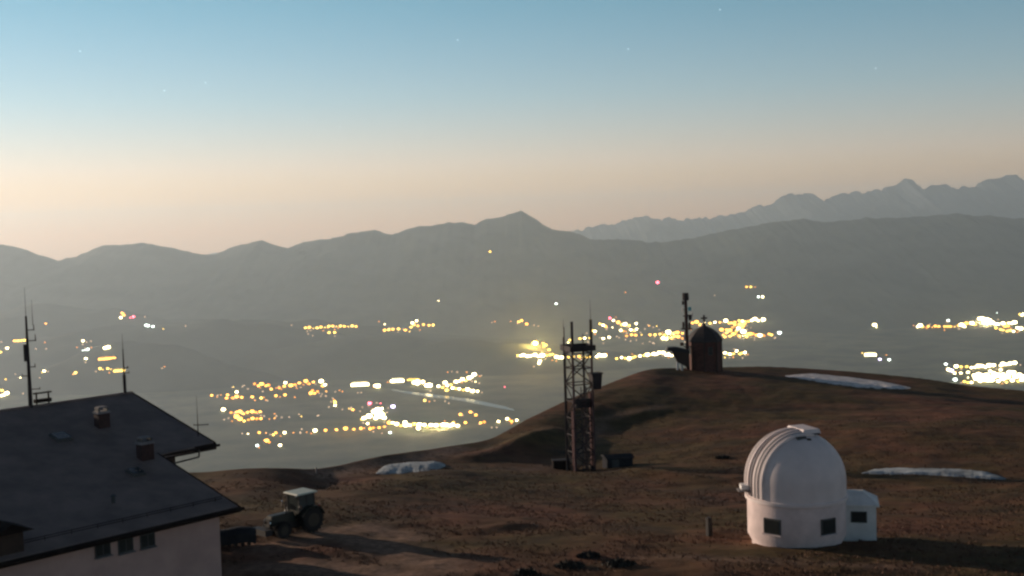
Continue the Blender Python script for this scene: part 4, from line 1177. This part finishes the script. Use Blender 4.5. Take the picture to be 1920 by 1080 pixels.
lights(up1, [(720, 100, 'y2'), (740, 108, 'w2'), (755, 115, 'a2'), (780, 66, 'r2'), (800, 77, 'w2'), (830, 95, 'a3'), (850, 105, 'y2'), (870, 108, 'w3'), (895, 112, 'y2'), (938, 98, 'w2'), (795, 115, 'w1'), (845, 138, 'w2'), (860, 142, 'o2'), (905, 135, 'w2'), (940, 130, 'w2'), (925, 140, 'y2'),
             (820, 170, 'd1'), (880, 172, 'o2'), (910, 165, 'a2'), (935, 168, 'a2'), (970, 160, 'y1'), (1015, 105, 'a1'), (1060, 107, 'y1'), (1040, 115, 'd1'), (990, 125, 'd1'), (600, 187, 'y2'), (628, 185, 'w2'), (660, 183, 'y2'), (690, 145, 'w2'), (675, 140, 'y2'), (740, 187, 'w2'), (775, 180, 'w2'),
             (495, 228, 'a2'), (540, 195, 'y2'), (530, 205, 'w1'), (740, 210, 'd1'), (938, 190, 'd1'), (232, 85, 'y2'), (250, 82, 'a2'), (280, 100, 'a2'), (350, 107, 'd1'), (90, 82, 'o1')], 900, 580, 3.2)
up2 = 'in the dense cluster left of the radio mast'
lights(up2, [(1020, 165, 'a2'), (1050, 165, 'y2'), (1080, 160, 'y2'), (1105, 165, 'y2'), (1130, 157, 'w4'), (1160, 160, 'y3'), (1185, 155, 'a3'), (1215, 155, 'a2'), (1100, 190, 'w3'), (1120, 190, 'w2'), (1130, 182, 'y2'), (1150, 185, 'a2'), (1165, 175, 'a2'), (1190, 180, 'a3'), (1215, 185, 'o2'), (1020, 200, 'd1'), (1045, 212, 'd1')], 900, 580, 3.2)
up3 = 'in the dense golden cluster right of the chapel'
lights(up3, [(1275, 95, 'a2'), (1300, 95, 'a3'), (1320, 105, 'a2'), (1345, 95, 'w2'), (1380, 95, 'y2'), (1410, 90, 'w2'), (1440, 90, 'a2'), (1475, 85, 'w3'), (1495, 95, 'a2'), (1510, 95, 'y2'), (1530, 90, 'a2'), (1555, 80, 'y2'), (1575, 84, 'w2'), (1590, 85, 'y2'), (1610, 84, 'a2'), (1630, 80, 'w2'), (1650, 75, 'w3'), (1670, 80, 'w2'), (1700, 78, 'w3'),
             (1530, 105, 'a2'), (1560, 110, 'y3'), (1585, 100, 'a3'), (1550, 130, 'w3'), (1565, 125, 'y2'), (1575, 118, 'a3'), (1540, 140, 'y2'), (1450, 140, 'a3'), (1480, 135, 'a2'), (1500, 145, 'a3'), (1460, 165, 'a2'), (1480, 152, 'y2'), (1520, 165, 'a3'), (1535, 155, 'o2'), (1580, 155, 'w4'), (1600, 160, 'y2'),
             (1620, 165, 'a3'), (1600, 178, 'y2'), (1640, 160, 'o2'), (1660, 168, 'a2'), (1680, 175, 'w3'), (1700, 168, 'o2'), (1735, 160, 'a2'), (1750, 165, 'y2'), (1797, 157, 'c3'), (1500, 172, 'y2'), (1555, 172, 'a2'), (1470, 178, 'y2'), (1515, 120, 'o2')], 900, 580, 3.2)
rt1 = 'in the upper cluster at the right edge'
lights(rt1, [(1010, 256, 'w2'), (1030, 255, 'w3'), (1050, 256, 'y2'), (1075, 253, 'o1'), (1100, 254, 'a2'), (1135, 255, 'a1'), (1160, 255, 'a2'), (1190, 255, 'a2'), (1240, 255, 'a2'), (1265, 254, 'a2'), (1290, 255, 'a2'), (1325, 250, 'y1'), (1270, 205, 'c2'), (1360, 248, 'y2'), (1385, 250, 'w3'), (1410, 255, 'w2'), (1425, 235, 'a3'), (1475, 235, 'w3'),
             (1500, 240, 'a2'), (1540, 200, 'w3'), (1560, 205, 'w4'), (1575, 225, 'w3'), (1600, 215, 'w4'), (1625, 215, 'w3'), (1650, 230, 'w3'), (1680, 235, 'w2'), (1700, 235, 'w2'), (1740, 235, 'w3'), (1765, 232, 'a2'), (1790, 225, 'w2'), (1815, 228, 'w2'), (1840, 230, 'w3'), (1760, 258, 'a3'), (1785, 250, 'a2'), (1720, 280, 'y2'), (1740, 285, 'y2'),
             (1680, 268, 'y2'), (1775, 295, 'y2'), (1800, 290, 'y2'), (1830, 295, 'w2'), (1860, 265, 'w2'), (1875, 270, 'w2'), (1895, 280, 'w3'), (1688, 133, 'c1'), (1885, 150, 'y2'), (1905, 160, 'w2'), (1915, 150, 'w2')], 1500, 560, 4.571)
rt2 = 'in the town beyond the right slope'
lights(rt2, [(1250, 578, 'c2'), (1275, 632, 'w3'), (1300, 640, 'v3'), (1340, 605, 'w3'), (1325, 655, 'w2'), (1378, 655, 'w2'), (1440, 650, 'w2'), (1380, 602, 'y2'), (1430, 602, 'y2'), (1470, 608, 'w2'), (1500, 605, 'w2'), (1530, 603, 'w3'), (1560, 600, 'w3'), (1590, 604, 'w2'), (1620, 600, 'w4'), (1660, 595, 'w3'), (1720, 588, 'w2'), (1740, 585, 'w3'),
             (1770, 583, 'w2'), (1800, 580, 'w3'), (1840, 575, 'w3'), (1720, 630, 'w2'), (1690, 640, 'y1'), (1630, 640, 'w2'), (1440, 685, 'w1'), (1330, 718, 'c3'), (1410, 730, 'y2'), (1440, 735, 'y2'), (1470, 735, 'w2'),
             (1500, 690, 'w4'), (1530, 665, 'w3'), (1510, 715, 'w4'), (1560, 700, 'w4'), (1545, 730, 'w3'), (1580, 720, 'w3'), (1600, 690, 'w4'), (1640, 700, 'w4'), (1660, 665, 'w3'), (1670, 690, 'w3'), (1700, 690, 'w4'), (1740, 670, 'w3'), (1740, 715, 'w4'), (1780, 700, 'w4'), (1800, 670, 'w4'), (1830, 660, 'w3'),
             (1850, 700, 'w4'), (1880, 675, 'w3'), (1900, 720, 'w3'), (1700, 730, 'w3'), (1610, 728, 'w3'), (1640, 728, 'w4'), (1905, 690, 'w3'), (1820, 722, 'w3'), (1770, 730, 'y2'), (1870, 725, 'y2'), (1550, 680, 'w3')], 1500, 560, 4.571)
iso = 'standing alone above the right slope'
lights(iso, [(640, 252, 'w3'), (655, 255, 'w1'), (740, 492, 'o1'), (685, 540, 'v2'), (765, 540, 'c2'), (535, 477, 'y1')], 1500, 560, 4.571)
hall(1632, 665, 22, 7, 'white', 'dazzling white hall standing alone above the right slope')
lft = 'scattered left of the house antennas'
lights(lft, [(360, 372, 'a1'), (115, 513, 'a2'), (140, 512, 'y2'), (165, 509, 'a2'), (190, 508, 'y2'), (12, 512, 'd1'), (57, 567, 'w2'), (5, 600, 'y2'), (350, 520, 'o1'), (280, 573, 'd1'), (360, 565, 'd1'), (345, 745, 'w2'), (330, 748, 'y1'), (375, 748, 'd1'), (120, 762, 'd1'), (160, 790, 'w1'), (310, 790, 'd1'),
             (45, 805, 'y1'), (55, 927, 'w3'), (15, 900, 'y2'), (30, 932, 'w2'), (10, 936, 'w2'), (180, 915, 'd1')], 0, 520, 4.153)
lf2 = 'around the lit halls above the house roof'
lights(lf2, [(648, 512, 'w2'), (675, 515, 'd1'), (645, 578, 'c1'), (665, 577, 'c1'), (685, 577, 'c2'), (670, 650, 'w2'), (820, 575, 'w3'), (845, 570, 'w3'), (590, 765, 'y2'), (570, 768, 'a1'), (1262, 717, 'd1'), (780, 735, 'y2'), (800, 737, 'y1'), (840, 733, 'y2'), (865, 733, 'y1')], 0, 520, 4.153)
hall(201, 673, 32, 6, 'amber', 'long orange-edged lit hall above the house roof')
hall(224, 695, 22, 6, 'yellow', 'yellowish lit hall just beside the slim ridge antenna')
hil = 'on the dark foothill above the house'
lights(hil, [(952, 292, 'a2'), (962, 300, 'o2'), (966, 312, 'a2'), (942, 333, 'w2'), (1040, 330, 'r2'), (1015, 328, 'r1'), (1140, 393, 'c2'), (1155, 394, 'c2'), (1192, 398, 'c2'), (1272, 410, 'y1'), (1130, 320, 'd1')], 0, 520, 4.153)
vil = 'in the distant village left of centre'
lights(vil, [(1100 + 14 * i, 456 - (i % 3) + (2 if i < 6 else -3), ('y2', 'a2', 'y1')[i % 3]) for i in range(14)] + [(1185, 475, 'y2'), (1205, 475, 'y2'), (1127, 485, 'd1'), (1050, 445, 'd1')], 0, 380, 1.92)
vi2 = 'in the distant village by the foothill end'
lights(vi2, [(1385, 442, 'w1'), (1385, 467, 'a2'), (1400, 466, 'y2'), (1415, 464, 'a2'), (1435, 462, 'y2'), (1460, 466, 'a2'), (1475, 468, 'y1'), (1485, 440, 'w2'), (1500, 432, 'w2'), (1480, 455, 'y2'), (1490, 448, 'y2'), (1505, 450, 'a2'), (1525, 447, 'a2'), (1545, 450, 'a2'), (1560, 449, 'y2')], 0, 380, 1.92)
mtn = 'alone on the dark mountainside'
lights(mtn, [(919, 475, 'y2'), (822, 566, 'w1'), (1043, 573, 'c2'), (1173, 550, 'o1'), (1233, 534, 'r3'), (1400, 542, 'a2'), (1408, 541, 'y2'), (1416, 540, 'o1'), (1422, 560, 'c2'), (1430, 560, 'w2'), (1340, 556, 'd1'), (970, 609, 'd1'), (85, 609, 'a1'), (348, 614, 'd1')])

for (place, kind, dg, px, py) in list(LAMPS):          # fainter lamps scattered through the towns
    if place not in (mtn, hil, lft, iso) and random.random() < 0.75:
        LAMPS.append((place, random.choice(['dim', 'dim', 'orange']), '1', px + random.gauss(0, 9), py + random.gauss(0, 3.5)))
build_lamps()
# the dazzling golden floodlight of the middle valley
p = land(1004, 650)
e = empty('floodlight', p); tag(e, 'dazzling golden floodlight, biggest single light of the valley', 'floodlight')
MB().rod((0, 0, -5), (0, 0, 22), 1.0, 0.6, 8).build('mast', M['mast_far'], e)
MB().blob((0, 0, 32), 26, 2, (1, 1, 0.75)).build('lantern', M['glow_beacon'], e)
bl = bpy.data.lights.new('floodlight_glow', 'POINT'); bl.energy = 1.5e8; bl.color = (1.0, 0.62, 0.16); bl.shadow_soft_size = 27
bo = bpy.data.objects.new('floodlight_glow', bl); COL.objects.link(bo); bo.location = p + Vector((0, 0, 32)); bo['kind'] = 'helper'

# ------------------------------------------------------------------ the air
hz_m = bpy.data.materials.new('haze'); hz_m.use_nodes = True
n, l = hz_m.node_tree.nodes, hz_m.node_tree.links
n.clear()
o_ = n.new('ShaderNodeOutputMaterial'); v_ = n.new('ShaderNodeVolumePrincipled')
v_.inputs['Color'].default_value = (0.755, 0.905, 1.0, 1)
v_.inputs['Density'].default_value = 3.2e-5
v_.inputs['Anisotropy'].default_value = 0.42
l.new(v_.outputs[0], o_.inputs['Volume'])
HZ_TOP = 1000.0
hz = MB().box((0, 9000, (VZ - 60 + HZ_TOP) / 2), (66000, 78000, HZ_TOP - VZ + 60)).build('haze', hz_m)
tag(hz, 'pale night haze filling the valley air', 'haze', kind='stuff')
